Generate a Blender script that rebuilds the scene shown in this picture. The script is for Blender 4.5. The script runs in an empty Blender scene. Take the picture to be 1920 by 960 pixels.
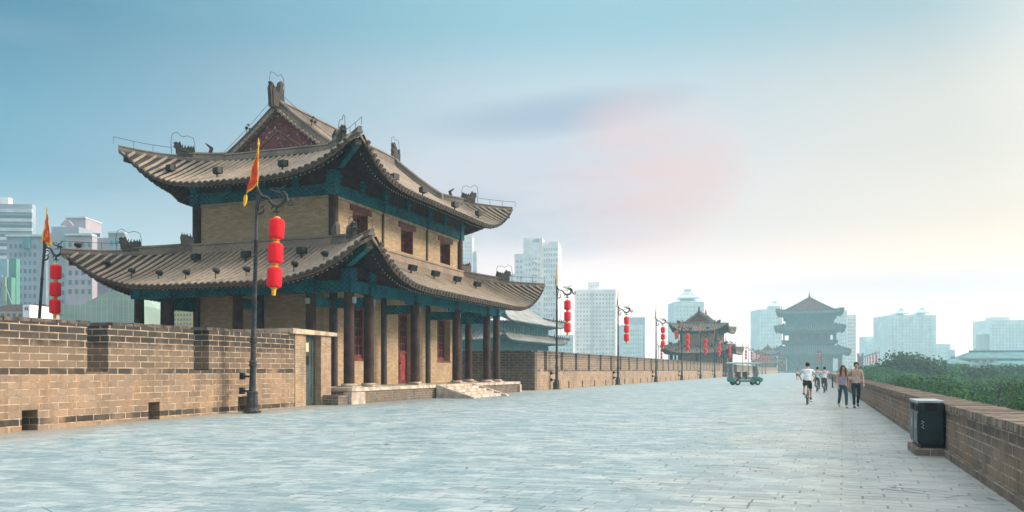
import bpy, math, random
from mathutils import Vector, Matrix
R = math.radians
scene = bpy.context.scene
col = scene.collection
TH = R(19.7)                      # the road runs along +Y, the camera looks 19.7 degrees to its left
CS, SN = math.cos(TH), math.sin(TH)

# ------------------------------------------------------------------ camera
cd = bpy.data.cameras.new('camera'); cam = bpy.data.objects.new('camera', cd); col.objects.link(cam)
cam.location = (0, 0, 1.5); cam.rotation_euler = (R(90), 0, TH)
cd.sensor_width = 36; cd.lens = 30; cd.shift_y = 214 / 1920; cd.clip_start = .1; cd.clip_end = 12000
scene.camera = cam

# ------------------------------------------------------------------ world
SUN_EL, SUN_AZ = R(24), R(66)     # azimuth measured from +Y towards +X
world = bpy.data.worlds.new('World'); scene.world = world; world.use_nodes = True
wn, wl = world.node_tree.nodes, world.node_tree.links
wn.clear()
def W(t, **k):
    n = wn.new(t)
    for a, b in k.items(): setattr(n, a, b)
    return n
def srgb(r, g, b):
    f = lambda c: (c / 255 / 12.92) if c / 255 <= .04045 else ((c / 255 + .055) / 1.055) ** 2.4
    return (f(r), f(g), f(b), 1)
def wmath(op, a, b=None, c=None):
    n = W('ShaderNodeMath', operation=op)
    for i, v in enumerate((a, b, c)):
        if v is None: continue
        if isinstance(v, (int, float)): n.inputs[i].default_value = v
        else: wl.new(v, n.inputs[i])
    return n.outputs[0]
def wdot(vec, v):
    n = W('ShaderNodeVectorMath', operation='DOT_PRODUCT'); wl.new(vec, n.inputs[0]); n.inputs[1].default_value = v
    return n.outputs['Value']
def wramp(fac, stops, interp='EASE'):
    n = W('ShaderNodeValToRGB'); n.color_ramp.interpolation = interp
    e = n.color_ramp.elements
    while len(e) > 1: e.remove(e[-1])
    e[0].position, e[0].color = stops[0][0], stops[0][1]
    for p, c in stops[1:]:
        q = e.new(p); q.color = c
    wl.new(fac, n.inputs[0]); return n.outputs[0]
def wmix(f, a, b, t='MIX'):
    n = W('ShaderNodeMix', data_type='RGBA', blend_type=t)
    for i, v in ((0, f), (6, a), (7, b)):
        if isinstance(v, (int, float, tuple)): n.inputs[i].default_value = v
        else: wl.new(v, n.inputs[i])
    return n.outputs[2]
tc = W('ShaderNodeTexCoord').outputs['Generated']
el = wdot(tc, (0, 0, 1))
el = wmath('MAXIMUM', el, 0.0)
az = wdot(tc, (CS, SN, 0))        # east-ish bearing of the sky: -1 .. 1
fl = wdot(tc, (-SN, CS, 0))
SKY_L = [(0, srgb(200, 222, 228)), (.10, srgb(172, 204, 216)), (.22, srgb(84, 152, 178)), (.36, srgb(8, 116, 148)), (1, srgb(40, 110, 160))]
SKY_C = [(0, srgb(255, 240, 236)), (.09, srgb(246, 230, 230)), (.20, srgb(228, 216, 220)), (.30, srgb(192, 206, 214)), (.38, srgb(146, 190, 203)), (1, srgb(80, 140, 180))]
SKY_R = [(0, srgb(226, 228, 230)), (.05, srgb(240, 228, 220)), (.14, srgb(250, 228, 206)), (.26, srgb(220, 212, 200)), (.38, srgb(160, 184, 190)), (1, srgb(110, 150, 180))]
rl, rc, rr = wramp(el, SKY_L), wramp(el, SKY_C), wramp(el, SKY_R)
def wrange(v, a, b):
    n = W('ShaderNodeMapRange', interpolation_type='SMOOTHSTEP'); wl.new(v, n.inputs[0])
    n.inputs[1].default_value = a; n.inputs[2].default_value = b; return n.outputs[0]
sky = wmix(wrange(az, -.62, .10), rl, rc)
sky = wmix(wrange(az, .05, .52), sky, rr)
# soft lenticular cloud: noise stretched along the horizon inside an oval patch of sky
mp = W('ShaderNodeMapping'); wl.new(tc, mp.inputs[0]); mp.inputs['Rotation'].default_value = (0, 0, -TH); mp.inputs['Scale'].default_value = (2.2, 1.5, 11)
nz = W('ShaderNodeTexNoise'); wl.new(mp.outputs[0], nz.inputs[0]); nz.inputs['Scale'].default_value = 1.6; nz.inputs['Detail'].default_value = 5; nz.inputs['Distortion'].default_value = .6
def oval(a0, e0, wa, we, slope=0):
    da = wmath('SUBTRACT', az, a0)
    de = wmath('SUBTRACT', wmath('SUBTRACT', el, e0), wmath('MULTIPLY', da, slope))
    q = wmath('ADD', wmath('POWER', wmath('DIVIDE', da, wa), 2), wmath('POWER', wmath('DIVIDE', de, we), 2))
    return wmath('MAXIMUM', wmath('SUBTRACT', 1, q), 0)
c1 = wmath('MULTIPLY', oval(.075, .205, .19, .082, .08), wmath('MULTIPLY_ADD', wrange(nz.outputs[0], .32, .6), .75, .35))
c2 = wmath('MULTIPLY', oval(.05, .287, .17, .026, .10), .9)
cl = wmath('MINIMUM', wmath('ADD', c1, c2), 1)
sky = wmix(wmath('MULTIPLY', cl, .75), sky, srgb(150, 164, 188))
pk = wmath('MULTIPLY', oval(.15, .22, .12, .10), wmath('MULTIPLY', wrange(nz.outputs[0], .15, .7), .9))
sky = wmix(pk, sky, srgb(255, 200, 188))
mp2 = W('ShaderNodeMapping'); wl.new(tc, mp2.inputs[0]); mp2.inputs['Rotation'].default_value = (0, 0, -TH); mp2.inputs['Scale'].default_value = (1.2, 1, 6)
nz2 = W('ShaderNodeTexNoise'); wl.new(mp2.outputs[0], nz2.inputs[0]); nz2.inputs['Scale'].default_value = 2.4; nz2.inputs['Detail'].default_value = 4
sky = wmix(wmath('MULTIPLY', wrange(nz2.outputs[0], .5, .78), .10), sky, srgb(236, 232, 238))
# bright hemisphere round the veiled sun, outside the picture on the right
sunv = (math.sin(SUN_AZ) * math.cos(SUN_EL), math.cos(SUN_AZ) * math.cos(SUN_EL), math.sin(SUN_EL))
sky = wmix(wmath('MULTIPLY', oval(.42, .088, .30, .026, .0), .75), sky, srgb(196, 200, 212))
# the veil of bright air low in the sky towards the sun
low = wmath('MULTIPLY', wmath('SUBTRACT', 1, wrange(el, .0, .17)), wrange(az, -.75, .15))
sky = wmix(1.0, sky, wmix(low, (1, 1, 1, 1), (2.7, 2.05, 1.9, 1)), 'MULTIPLY')
# unseen overhead sky, whitened as an added veil to light the paving
over = wrange(el, .42, .75)
sky = wmix(over, sky, (1.6, 1.68, 1.72, 1))
# sky behind the camera, dimmed to keep camera-facing walls in shade
back = wmath('MULTIPLY', wrange(wmath('MULTIPLY', fl, -1), -.15, .6), wmath('SUBTRACT', 1, over))
sky = wmix(back, sky, (.42, .48, .53, 1))
glow = wrange(wdot(tc, sunv), .55, 1.0)
sky = wmix(wmath('MULTIPLY', glow, .8), sky, (2.6, 2.2, 1.75, 1))
bgA = W('ShaderNodeBackground'); wl.new(sky, bgA.inputs[0]); bgA.inputs[1].default_value = .66
ns = W('ShaderNodeTexSky', sky_type='NISHITA'); ns.sun_disc = False; ns.sun_elevation = SUN_EL; ns.sun_rotation = SUN_AZ; ns.dust_density = 3
bgB = W('ShaderNodeBackground'); wl.new(ns.outputs[0], bgB.inputs[0]); bgB.inputs[1].default_value = .012
ad = W('ShaderNodeAddShader'); wl.new(bgA.outputs[0], ad.inputs[0]); wl.new(bgB.outputs[0], ad.inputs[1])
wo = W('ShaderNodeOutputWorld'); wl.new(ad.outputs[0], wo.inputs[0])

# ------------------------------------------------------------------ sun, exposure
sd = bpy.data.lights.new('sun', 'SUN'); so = bpy.data.objects.new('sun', sd); col.objects.link(so)
sd.energy = 2.3; sd.angle = R(12); sd.color = (1.0, .87, .72)
so.rotation_euler = Vector(sunv).to_track_quat('Z', 'Y').to_euler(); so.location = (60, 40, 60)
vs = scene.view_settings
scene.display_settings.display_device = 'sRGB'
vs.view_transform = 'Standard'; vs.look = 'None'; vs.gamma = 1; vs.use_curve_mapping = False; vs.exposure = .70
scene.cycles.volume_bounces = 3; scene.cycles.max_bounces = 8; scene.cycles.diffuse_bounces = 3; scene.cycles.transparent_max_bounces = 12
scene.cycles.use_denoising = True

# ------------------------------------------------------------------ helpers
def at(u, v=None, D=None, z=None):
    """point of the place that lies on the sight line (u, v) of the photograph at depth D or height z"""
    if D is None: D = 1600 * (1.5 - z) / (v - 694)
    r = (u - 960) / 1600 * D
    if v is not None and z is None: z = 1.5 + (694 - v) * D / 1600
    return Vector((r * CS - D * SN, r * SN + D * CS, z or 0))

class MB:
    def __init__(s): s.v = []; s.f = []; s.m = []
    def add(s, vs_, fs, m=0):
        b = len(s.v); s.v += [tuple(v) for v in vs_]; s.f += [tuple(b + i for i in f) for f in fs]; s.m += [m] * len(fs); return s
    def box(s, x0, y0, z0, x1, y1, z1, m=0):
        if x0 > x1: x0, x1 = x1, x0
        if y0 > y1: y0, y1 = y1, y0
        if z0 > z1: z0, z1 = z1, z0
        return s.add([(x0, y0, z0), (x1, y0, z0), (x1, y1, z0), (x0, y1, z0), (x0, y0, z1), (x1, y0, z1), (x1, y1, z1), (x0, y1, z1)],
              [(0, 3, 2, 1), (4, 5, 6, 7), (0, 1, 5, 4), (1, 2, 6, 5), (2, 3, 7, 6), (3, 0, 4, 7)], m)
    def bar(s, p, q, w, h, m=0, up=(0, 0, 1)):
        p, q = Vector(p), Vector(q); t = (q - p).normalized(); sd_ = t.cross(Vector(up))
        if sd_.length < 1e-4: sd_ = t.cross(Vector((0, 1, 0)))
        sd_.normalize(); u_ = sd_.cross(t)
        vs_ = [c + sd_ * a * w / 2 + u_ * b * h / 2 for c in (p, q) for a, b in ((-1, -1), (1, -1), (1, 1), (-1, 1))]
        return s.add(vs_, [(0, 1, 2, 3), (7, 6, 5, 4), (0, 4, 5, 1), (1, 5, 6, 2), (2, 6, 7, 3), (3, 7, 4, 0)], m)
    def tube(s, pts, rs, n=8, m=0, caps=True):
        pts = [Vector(p) for p in pts]
        if isinstance(rs, (int, float)): rs = [rs] * len(pts)
        b = len(s.v); prev = None
        for i, p in enumerate(pts):
            t = (pts[min(i + 1, len(pts) - 1)] - pts[max(i - 1, 0)])
            t = t.normalized() if t.length > 1e-9 else Vector((0, 0, 1))
            if prev is None:
                a = Vector((0, 0, 1)) if abs(t.z) < .9 else Vector((1, 0, 0))
                e1 = t.cross(a).normalized()
            else:
                e1 = (prev - t * prev.dot(t)); e1 = e1.normalized() if e1.length > 1e-6 else t.orthogonal().normalized()
            prev = e1; e2 = t.cross(e1)
            for k in range(n):
                an = 2 * math.pi * k / n
                s.v.append(tuple(p + (e1 * math.cos(an) + e2 * math.sin(an)) * rs[i]))
        for i in range(len(pts) - 1):
            for k in range(n):
                k2 = (k + 1) % n
                s.f.append((b + i * n + k, b + i * n + k2, b + (i + 1) * n + k2, b + (i + 1) * n + k)); s.m.append(m)
        if caps:
            s.f.append(tuple(b + k for k in range(n))[::-1]); s.m.append(m)
            e = b + (len(pts) - 1) * n
            s.f.append(tuple(e + k for k in range(n))); s.m.append(m)
        return s
    def lathe(s, c, prof, n=16, m=0):
        b = len(s.v)
        for r, z in prof:
            for k in range(n):
                an = 2 * math.pi * (k + .5) / n
                s.v.append((c[0] + r * math.cos(an), c[1] + r * math.sin(an), c[2] + z))
        for i in range(len(prof) - 1):
            for k in range(n):
                k2 = (k + 1) % n
                s.f.append((b + i * n + k, b + i * n + k2, b + (i + 1) * n + k2, b + (i + 1) * n + k)); s.m.append(m)
        s.f.append(tuple(b + k for k in range(n))[::-1]); s.m.append(m)
        e = b + (len(prof) - 1) * n
        s.f.append(tuple(e + k for k in range(n))); s.m.append(m)
        return s
    def ball(s, c, r, sc=(1, 1, 1), n=10, m=0):
        k = max(4, n // 2)
        pr = [(math.sin(math.pi * i / k), -math.cos(math.pi * i / k)) for i in range(k + 1)]
        b = len(s.v); s.lathe((0, 0, 0), [(max(.01, a), z) for a, z in pr], n, m)
        for i in range(b, len(s.v)):
            x, y, z = s.v[i]; s.v[i] = (c[0] + x * r * sc[0], c[1] + y * r * sc[1], c[2] + z * r * sc[2])
        return s
    def sweep(s, path, sec, side=None, m=0):
        """sec = list of (side, up) offsets swept along path, up = world Z"""
        path = [Vector(p) for p in path]; b = len(s.v); n = len(sec)
        for i, p in enumerate(path):
            if side is None:
                t = path[min(i + 1, len(path) - 1)] - path[max(i - 1, 0)]; t.z = 0; t.normalize(); sdv = Vector((t.y, -t.x, 0))
            else: sdv = Vector(side)
            for a, u_ in sec: s.v.append(tuple(p + sdv * a + Vector((0, 0, u_))))
        for i in range(len(path) - 1):
            for k in range(n):
                k2 = (k + 1) % n
                s.f.append((b + i * n + k, b + i * n + k2, b + (i + 1) * n + k2, b + (i + 1) * n + k)); s.m.append(m)
        s.f.append(tuple(b + k for k in range(n))[::-1]); s.m.append(m)
        e = b + (len(path) - 1) * n
        s.f.append(tuple(e + k for k in range(n))); s.m.append(m)
        return s
    def prism(s, poly, axis, a0, a1, m=0):
        """poly in the plane of the other two axes, extruded along axis 'x' or 'y' """
        n = len(poly); f = (lambda p, a: (a, p[0], p[1])) if axis == 'x' else ((lambda p, a: (p[0], a, p[1])) if axis == 'y' else (lambda p, a: (p[0], p[1], a)))
        vs_ = [f(p, a0) for p in poly] + [f(p, a1) for p in poly]
        fs = [tuple(range(n))[::-1], tuple(range(n, 2 * n))] + [(i, (i + 1) % n, n + (i + 1) % n, n + i) for i in range(n)]
        return s.add(vs_, fs, m)
    def xf(s, M_, start=0):
        for i in range(start, len(s.v)): s.v[i] = tuple(M_ @ Vector(s.v[i]))
        return s
    def mesh(s, name, mats, smooth=False):
        me = bpy.data.meshes.new(name); me.from_pydata(s.v, [], s.f)
        for m_ in (mats if isinstance(mats, (list, tuple)) else [mats]): me.materials.append(m_)
        if len(me.materials) > 1: me.polygons.foreach_set('material_index', s.m)
        if smooth:
            me.polygons.foreach_set('use_smooth', [True] * len(s.f))
            try: me.set_sharp_from_angle(angle=R(40))
            except Exception: pass
        me.update(); return me
    def build(s, name, mats, parent=None, smooth=False, loc=None):
        o = bpy.data.objects.new(name, s.mesh(name, mats, smooth)); col.objects.link(o)
        if parent is not None: o.parent = parent
        if loc is not None: o.location = loc
        return o

def tag(o, label=None, cat=None, group=None, kind=None):
    if label: o['label'] = label
    if cat: o['category'] = cat
    if group: o['group'] = group
    if kind: o['kind'] = kind
    return o
def empty(name, loc, rz=0, label=None, cat=None, group=None):
    o = bpy.data.objects.new(name, None); col.objects.link(o); o.location = loc; o.rotation_euler = (0, 0, rz); o.empty_display_size = .3
    return tag(o, label, cat, group)
def copy_tree(o, parent=None):
    c = o.copy(); col.objects.link(c)
    if parent is not None: c.parent = parent
    for ch in list(o.children): copy_tree(ch, c)
    return c

# ------------------------------------------------------------------ materials
def N(nt, t, **k):
    n = nt.nodes.new(t)
    for a, b in k.items(): setattr(n, a, b)
    return n
class MT:
    """small material builder"""
    def __init__(s, name):
        s.m = bpy.data.materials.new(name); s.m.use_nodes = True; s.nt = s.m.node_tree; s.b = s.nt.nodes['Principled BSDF']; s.L = s.nt.links.new
        s.oc = N(s.nt, 'ShaderNodeTexCoord').outputs['Object']
    def put(s, sock, v):
        if isinstance(v, (int, float)): sock.default_value = v
        elif isinstance(v, tuple): sock.default_value = v if len(v) == 4 or len(sock.default_value) == 3 else v + (1,)
        else: s.L(v, sock)
    def math(s, op, a, b=None, c=None, clamp=False):
        n = N(s.nt, 'ShaderNodeMath', operation=op, use_clamp=clamp)
        for i, v in enumerate((a, b, c)):
            if v is not None: s.put(n.inputs[i], v)
        return n.outputs[0]
    def mix(s, f, a, b, t='MIX'):
        n = N(s.nt, 'ShaderNodeMix', data_type='RGBA', blend_type=t); s.put(n.inputs[0], f); s.put(n.inputs[6], a); s.put(n.inputs[7], b); return n.outputs[2]
    def noise(s, scale, detail=4, vec=None, rough=.55, dist=0, sc=None):
        v = vec or s.oc
        if sc:
            mp_ = N(s.nt, 'ShaderNodeMapping'); s.L(v, mp_.inputs[0]); mp_.inputs['Scale'].default_value = sc; v = mp_.outputs[0]
        n = N(s.nt, 'ShaderNodeTexNoise'); s.L(v, n.inputs[0]); n.inputs['Scale'].default_value = scale; n.inputs['Detail'].default_value = detail
        n.inputs['Roughness'].default_value = rough; n.inputs['Distortion'].default_value = dist; return n.outputs[0]
    def rng(s, v, a, b, c=0, d=1, smooth=True):
        n = N(s.nt, 'ShaderNodeMapRange'); n.interpolation_type = 'SMOOTHSTEP' if smooth else 'LINEAR'
        s.put(n.inputs[0], v)
        for i, x in zip((1, 2, 3, 4), (a, b, c, d)): n.inputs[i].default_value = x
        return n.outputs[0]
    def bump(s, h, strength=.3, dist=.02):
        n = N(s.nt, 'ShaderNodeBump'); s.L(h, n.inputs['Height']); n.inputs['Strength'].default_value = strength; n.inputs['Distance'].default_value = dist
        s.L(n.outputs[0], s.b.inputs['Normal'])
    def out(s, c, rough=.85, metal=0, spec=.3):
        s.put(s.b.inputs['Base Color'], c); s.put(s.b.inputs['Roughness'], rough); s.b.inputs['Metallic'].default_value = metal
        s.b.inputs['Specular IOR Level'].default_value = spec; return s.m
    def wallvec(s):
        """(along the wall, height) coordinates whichever way the wall faces"""
        g = N(s.nt, 'ShaderNodeTexCoord').outputs['Normal']; sp = N(s.nt, 'ShaderNodeSeparateXYZ'); s.L(g, sp.inputs[0])
        po = N(s.nt, 'ShaderNodeSeparateXYZ'); s.L(s.oc, po.inputs[0])
        fx = s.math('GREATER_THAN', s.math('ABSOLUTE', sp.outputs[0]), .6); fz = s.math('GREATER_THAN', s.math('ABSOLUTE', sp.outputs[2]), .7)
        mx = lambda f, a, b: s.math('ADD', s.math('MULTIPLY', a, s.math('SUBTRACT', 1, f)), s.math('MULTIPLY', b, f))
        u_ = mx(fx, po.outputs[0], po.outputs[1]); v_ = mx(fz, po.outputs[2], po.outputs[0]); u_ = mx(fz, u_, po.outputs[1])
        cb = N(s.nt, 'ShaderNodeCombineXYZ'); s.L(u_, cb.inputs[0]); s.L(v_, cb.inputs[1]); return cb.outputs[0], po.outputs
    def brick(s, vec, w, h, mortar, c1, c2, cm, smooth=.1, off=.5):
        n = N(s.nt, 'ShaderNodeTexBrick'); s.L(vec, n.inputs['Vector']); n.inputs['Scale'].default_value = 1
        n.inputs['Brick Width'].default_value = w; n.inputs['Row Height'].default_value = h; n.inputs['Mortar Size'].default_value = mortar; n.inputs['Mortar Smooth'].default_value = smooth
        n.offset = off; s.put(n.inputs['Color1'], c1); s.put(n.inputs['Color2'], c2); s.put(n.inputs['Mortar'], cm); return n
def M(name, c, rough=.8, var=.25, scale=4, bump=.15, metal=0, spec=.3, c2=None, lo=.4, hi=.65):
    t = MT(name); n = t.noise(scale, 5)
    a = c2 if c2 else tuple(x * (1 - var) for x in c); k = t.mix(t.rng(n, lo, hi), a, c if c2 else tuple(min(1, x * (1 + var * .6)) for x in c))
    if bump: t.bump(t.noise(scale * 5, 4), bump, .02)
    return t.out(k, rough, metal, spec)
# big grey-brown bricks of the parapets: each course has its own tone, top courses weathered dark
def parapet_brick(name, w, h, tan, dark, mortar, dark_from, string=None, mort=.012, tone=1.0):
    t = MT(name); vec, po = t.wallvec()
    wob = t.noise(2.5, 3); z = po[2]
    b = t.brick(vec, w, h, mort, (0, 0, 0), (1, 1, 1), (.5, .5, .5))
    rnd = b.outputs['Color']                      # per-brick grey
    fac = b.outputs['Fac']
    base = t.mix(t.rng(rnd, .1, .9, 0, .85, False), tan, tuple(x * .66 for x in tan))
    base = t.mix(t.rng(t.noise(1.1, 5), .42, .66), base, tuple(x * y for x, y in zip(tan, (1.12, .98, .84))))
    base = t.mix(t.rng(t.noise(9, 5), .5, .75, 0, .55), base, tuple(x * .42 for x in tan))
    zz = t.math('ADD', z, t.math('MULTIPLY', t.math('SUBTRACT', wob, .5), .9))
    dk = t.rng(zz, dark_from - .2, dark_from + .25, 0, .96)
    if string:
        for (a, b_) in string:
            s_ = t.math('MULTIPLY', t.math('GREATER_THAN', z, a), t.math('LESS_THAN', z, b_)); s_ = t.math('MULTIPLY', s_, t.rng(t.noise(.8, 2), .34, .5, .25, .95))
            dk = t.math('MAXIMUM', dk, s_)
    if string: base = t.mix(t.math('MULTIPLY', t.math('GREATER_THAN', z, string[0][1]), .85), base, t.mix(rnd, tuple(x * .62 for x in tan), tuple(x * .42 for x in tan)))
    dkc = t.mix(rnd, dark, tuple(x * .6 for x in dark))
    c = t.mix(dk, base, dkc)
    c = t.mix(t.rng(t.noise(.45, 3), .45, .7, 0, .35), c, dark)
    c = t.mix(t.rng(t.noise(1.6, 5, None, .6, .2, (1, 1, .22)), .50, .66, 0, .5), c, tuple(x * .38 for x in tan))
    c = t.mix(t.rng(t.noise(3.3, 5, None, .7, .2, (1, 1, .5)), .62, .72, 0, .4), c, (.55, .47, .38))
    mc = t.mix(t.rng(t.noise(3, 3), .4, .6), mortar, tuple(x * .55 for x in mortar))
    c = t.mix(fac, c, mc)
    c = t.mix(1.0, c, (tone, tone, tone), 'MULTIPLY') if tone != 1 else c
    hgt = t.math('ADD', t.math('MULTIPLY', fac, -1.0), t.math('MULTIPLY', t.noise(24, 5), .5)); hgt = t.math('ADD', hgt, t.math('MULTIPLY', rnd, .35))
    t.bump(hgt, .7, .018)
    return t.out(c, .92, 0, .2)
BRICK_BIG = parapet_brick('big_brick', .62, .196, (.365, .265, .19), (.07, .062, .054), (.52, .39, .28), 2.22, [(1.37, 1.568), (0, .196)], .016)
BRICK_FAR = parapet_brick('far_brick', .62, .196, (.40, .29, .215), (.10, .082, .07), (.50, .40, .30), 2.45, [(1.37, 1.568)], .016)
BRICK_SHADE = parapet_brick('shade_toned_brick', .62, .196, (.17, .135, .11), (.09, .075, .065), (.34, .27, .21), 1.6, None, .016)  # darker copy of the parapet brick; the cross walls' shade is in the colour
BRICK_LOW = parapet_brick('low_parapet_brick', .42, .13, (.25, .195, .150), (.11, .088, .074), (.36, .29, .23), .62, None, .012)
BRICK_SMALL = parapet_brick('small_brick', .27, .075, (.46, .32, .21), (.25, .18, .13), (.55, .44, .33), 9, None, .010)
BRICK_PLINTH = parapet_brick('plinth_brick', .42, .12, (.20, .165, .14), (.12, .1, .09), (.40, .33, .27), 9, None, .010)
def yellow_brick(name, c, k=1.0):
    t = MT(name); vec, po = t.wallvec()
    b = t.brick(vec, .36, .105, .009, (0, 0, 0), (1, 1, 1), (.5, .5, .5)); rnd, fac = b.outputs['Color'], b.outputs['Fac']
    base = t.mix(rnd, c, tuple(x * y for x, y in zip(c, (.68, .64, .58))))
    base = t.mix(t.rng(t.noise(.8, 4), .4, .7, 0, .6), base, tuple(x * .62 for x in c))
    base = t.mix(t.rng(t.noise(7, 4), .56, .75, 0, .5), base, tuple(x * .45 for x in c))
    c_ = t.mix(t.math('MULTIPLY', fac, .85), base, tuple(x * .62 for x in c))
    t.bump(t.math('ADD', t.math('MULTIPLY', fac, -1), t.math('MULTIPLY', t.noise(30, 4), .4)), .5, .01)
    return t.out(c_, .9, 0, .2)
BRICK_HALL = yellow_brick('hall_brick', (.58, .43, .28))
BRICK_VERANDA = yellow_brick('hall_shaded_brick', (.46, .35, .24))  # darker copy of the hall brick, with the veranda shade coloured in

def paving():
    t = MT('paving')
    mp_ = N(t.nt, 'ShaderNodeMapping'); t.L(t.oc, mp_.inputs[0]); mp_.inputs['Rotation'].default_value = (0, 0, R(1.5))
    wv = N(t.nt, 'ShaderNodeTexNoise'); t.L(mp_.outputs[0], wv.inputs[0]); wv.inputs['Scale'].default_value = .9; wv.inputs['Detail'].default_value = 3
    add = N(t.nt, 'ShaderNodeMix', data_type='VECTOR'); add.inputs[0].default_value = .04; t.L(mp_.outputs[0], add.inputs[4]); t.L(wv.outputs['Color'], add.inputs[5])
    b = t.brick(add.outputs[1], .46, .225, .013, (0, 0, 0), (1, 1, 1), (.5, .5, .5), .25)
    b.offset_frequency = 2; b.squash = 1.35; b.squash_frequency = 3
    rnd, fac = b.outputs['Color'], b.outputs['Fac']
    c = t.mix(t.rng(rnd, .05, .95, 0, 1, False), (.195, .275, .30), (.385, .44, .445))
    c = t.mix(t.rng(t.noise(.30, 5, None, .6, .6), .40, .66, 0, .55), c, (.16, .28, .325))
    c = t.mix(t.rng(t.noise(1.5, 7, None, .7, .5), .48, .66, 0, .6), c, (.50, .555, .55))
    c = t.mix(t.rng(t.noise(7, 7, None, .7, .3), .50, .70, 0, .65), c, (.17, .235, .25))
    c = t.mix(t.rng(t.noise(16, 5, None, .7), .58, .70, 0, .5), c, (.62, .64, .62))
    po = N(t.nt, 'ShaderNodeSeparateXYZ'); t.L(t.oc, po.inputs[0])
    ed = t.math('ADD', po.outputs[0], t.math('MULTIPLY', t.math('SUBTRACT', t.noise(.35, 5), .5), 6))
    dust = t.math('MAXIMUM', t.rng(ed, -17.2, -19.8, 0, .8), t.rng(ed, -4, 2.4, 0, .6))
    c = t.mix(dust, c, (.34, .315, .27))
    worn = t.rng(t.noise(1.6, 4, None, .6, .5), .48, .62)
    jc = t.mix(worn, (.08, .10, .11), (.42, .46, .46))
    c = t.mix(t.math('MULTIPLY', fac, t.rng(t.noise(.7, 3), .35, .6, .25, .8)), c, jc)
    crk = N(t.nt, 'ShaderNodeTexVoronoi'); crk.feature = 'DISTANCE_TO_EDGE'; crk.inputs['Scale'].default_value = 1.0
    m2 = N(t.nt, 'ShaderNodeMapping'); t.L(add.outputs[1], m2.inputs[0]); m2.inputs['Scale'].default_value = (.9, 2.8, 1); t.L(m2.outputs[0], crk.inputs[0])
    ck = t.math('MULTIPLY', t.rng(crk.outputs[0], .0, .022, 1, 0), t.rng(t.noise(.5, 3), .52, .62))
    c = t.mix(t.math('MULTIPLY', ck, .8), c, (.05, .06, .065))
    h = t.math('ADD', t.math('MULTIPLY', fac, -1.2), t.math('MULTIPLY', t.noise(6, 6), .8)); h = t.math('ADD', h, t.math('MULTIPLY', rnd, .8)); h = t.math('SUBTRACT', h, ck)
    t.bump(h, .55, .012)
    r = t.rng(t.noise(1.3, 4), .35, .7, .55, .85)
    return t.out(c, r, 0, .4)
PAVING = paving()
STONE = M('pale_stone', (.58, .48, .40), .85, .3, 2.5, .3)
STONE_GREY = M('grey_stone', (.24, .22, .20), .9, .3, 5, .4)
CONC = M('concrete_slab', (.55, .43, .31), .9, .3, 3, .25)
def tile_mat(name, c, c2):
    t = MT(name); n1 = t.rng(t.noise(.9, 5), .35, .68); n2 = t.rng(t.noise(9, 4), .5, .72, 0, .75)
    k = t.mix(n1, c, c2); k = t.mix(n2, k, tuple(x * .38 for x in c)); k = t.mix(t.rng(t.noise(22, 3), .6, .7, 0, .5), k, tuple(min(1, x * 1.5) for x in c))
    t.bump(t.noise(30, 4), .4, .015); return t.out(k, .88, 0, .25)
TILE = tile_mat('roof_tile', (.385, .305, .235), (.27, .222, .18))
TILE_PAN = tile_mat('roof_pan', (.075, .062, .052), (.05, .042, .038))  # much darker than the tubes: shade between tile rows put into the colour
TILE_END = tile_mat('tile_ends', (.115, .098, .085), (.07, .06, .055))
RIDGE = tile_mat('ridge_tile', (.24, .205, .17), (.15, .13, .115))
RIDGE_PINK = tile_mat('ridge_plaster', (.36, .27, .215), (.25, .195, .165))
BEAST = tile_mat('glazed_ornament', (.06, .055, .05), (.10, .09, .082))
TILE_T = tile_mat('tower_tile', (.13, .20, .20), (.09, .15, .155))
PAN_T = tile_mat('tower_pan', (.015, .045, .055), (.012, .035, .04))
WOOD = M('lacquered_wood', (.050, .030, .031), .5, .35, 3, .15, spec=.4)
def column_mat():
    t = MT('column_lacquer'); po = N(t.nt, 'ShaderNodeSeparateXYZ'); t.L(t.oc, po.inputs[0])
    c = t.mix(t.rng(t.noise(2, 4), .4, .65), (.066, .032, .028), (.036, .018, .017))
    pe = t.math('MULTIPLY', t.rng(t.noise(14, 4, None, .7, 0, (1, 1, .45)), .62, .66), t.rng(po.outputs[2], 2.0, .8, 0, 1))
    pe = t.math('MULTIPLY', pe, t.rng(t.noise(.5, 1), .5, .56))
    c = t.mix(pe, c, (.45, .42, .40)); t.bump(t.noise(20, 3), .15, .01); return t.out(c, .62, 0, .2)
COLM = column_mat()
RED = M('red_lacquer', (.20, .045, .045), .6, .35, 4, .2)
REDW = M('dark_red_panel', (.075, .022, .028), .7, .35, 4, .2)
RAFT = M('rafter_wood', (.060, .032, .030), .75, .35, 5, .2)
TEALW = M('teal_wood', (.008, .13, .16), .65, .4, 3, .15)
FASC = M('weathered_fascia', (.27, .19, .13), .8, .35, 4, .2)
WHITE_DOT = M('rafter_end_paint', (.42, .46, .45), .7, .3, 8, .0)
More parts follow.
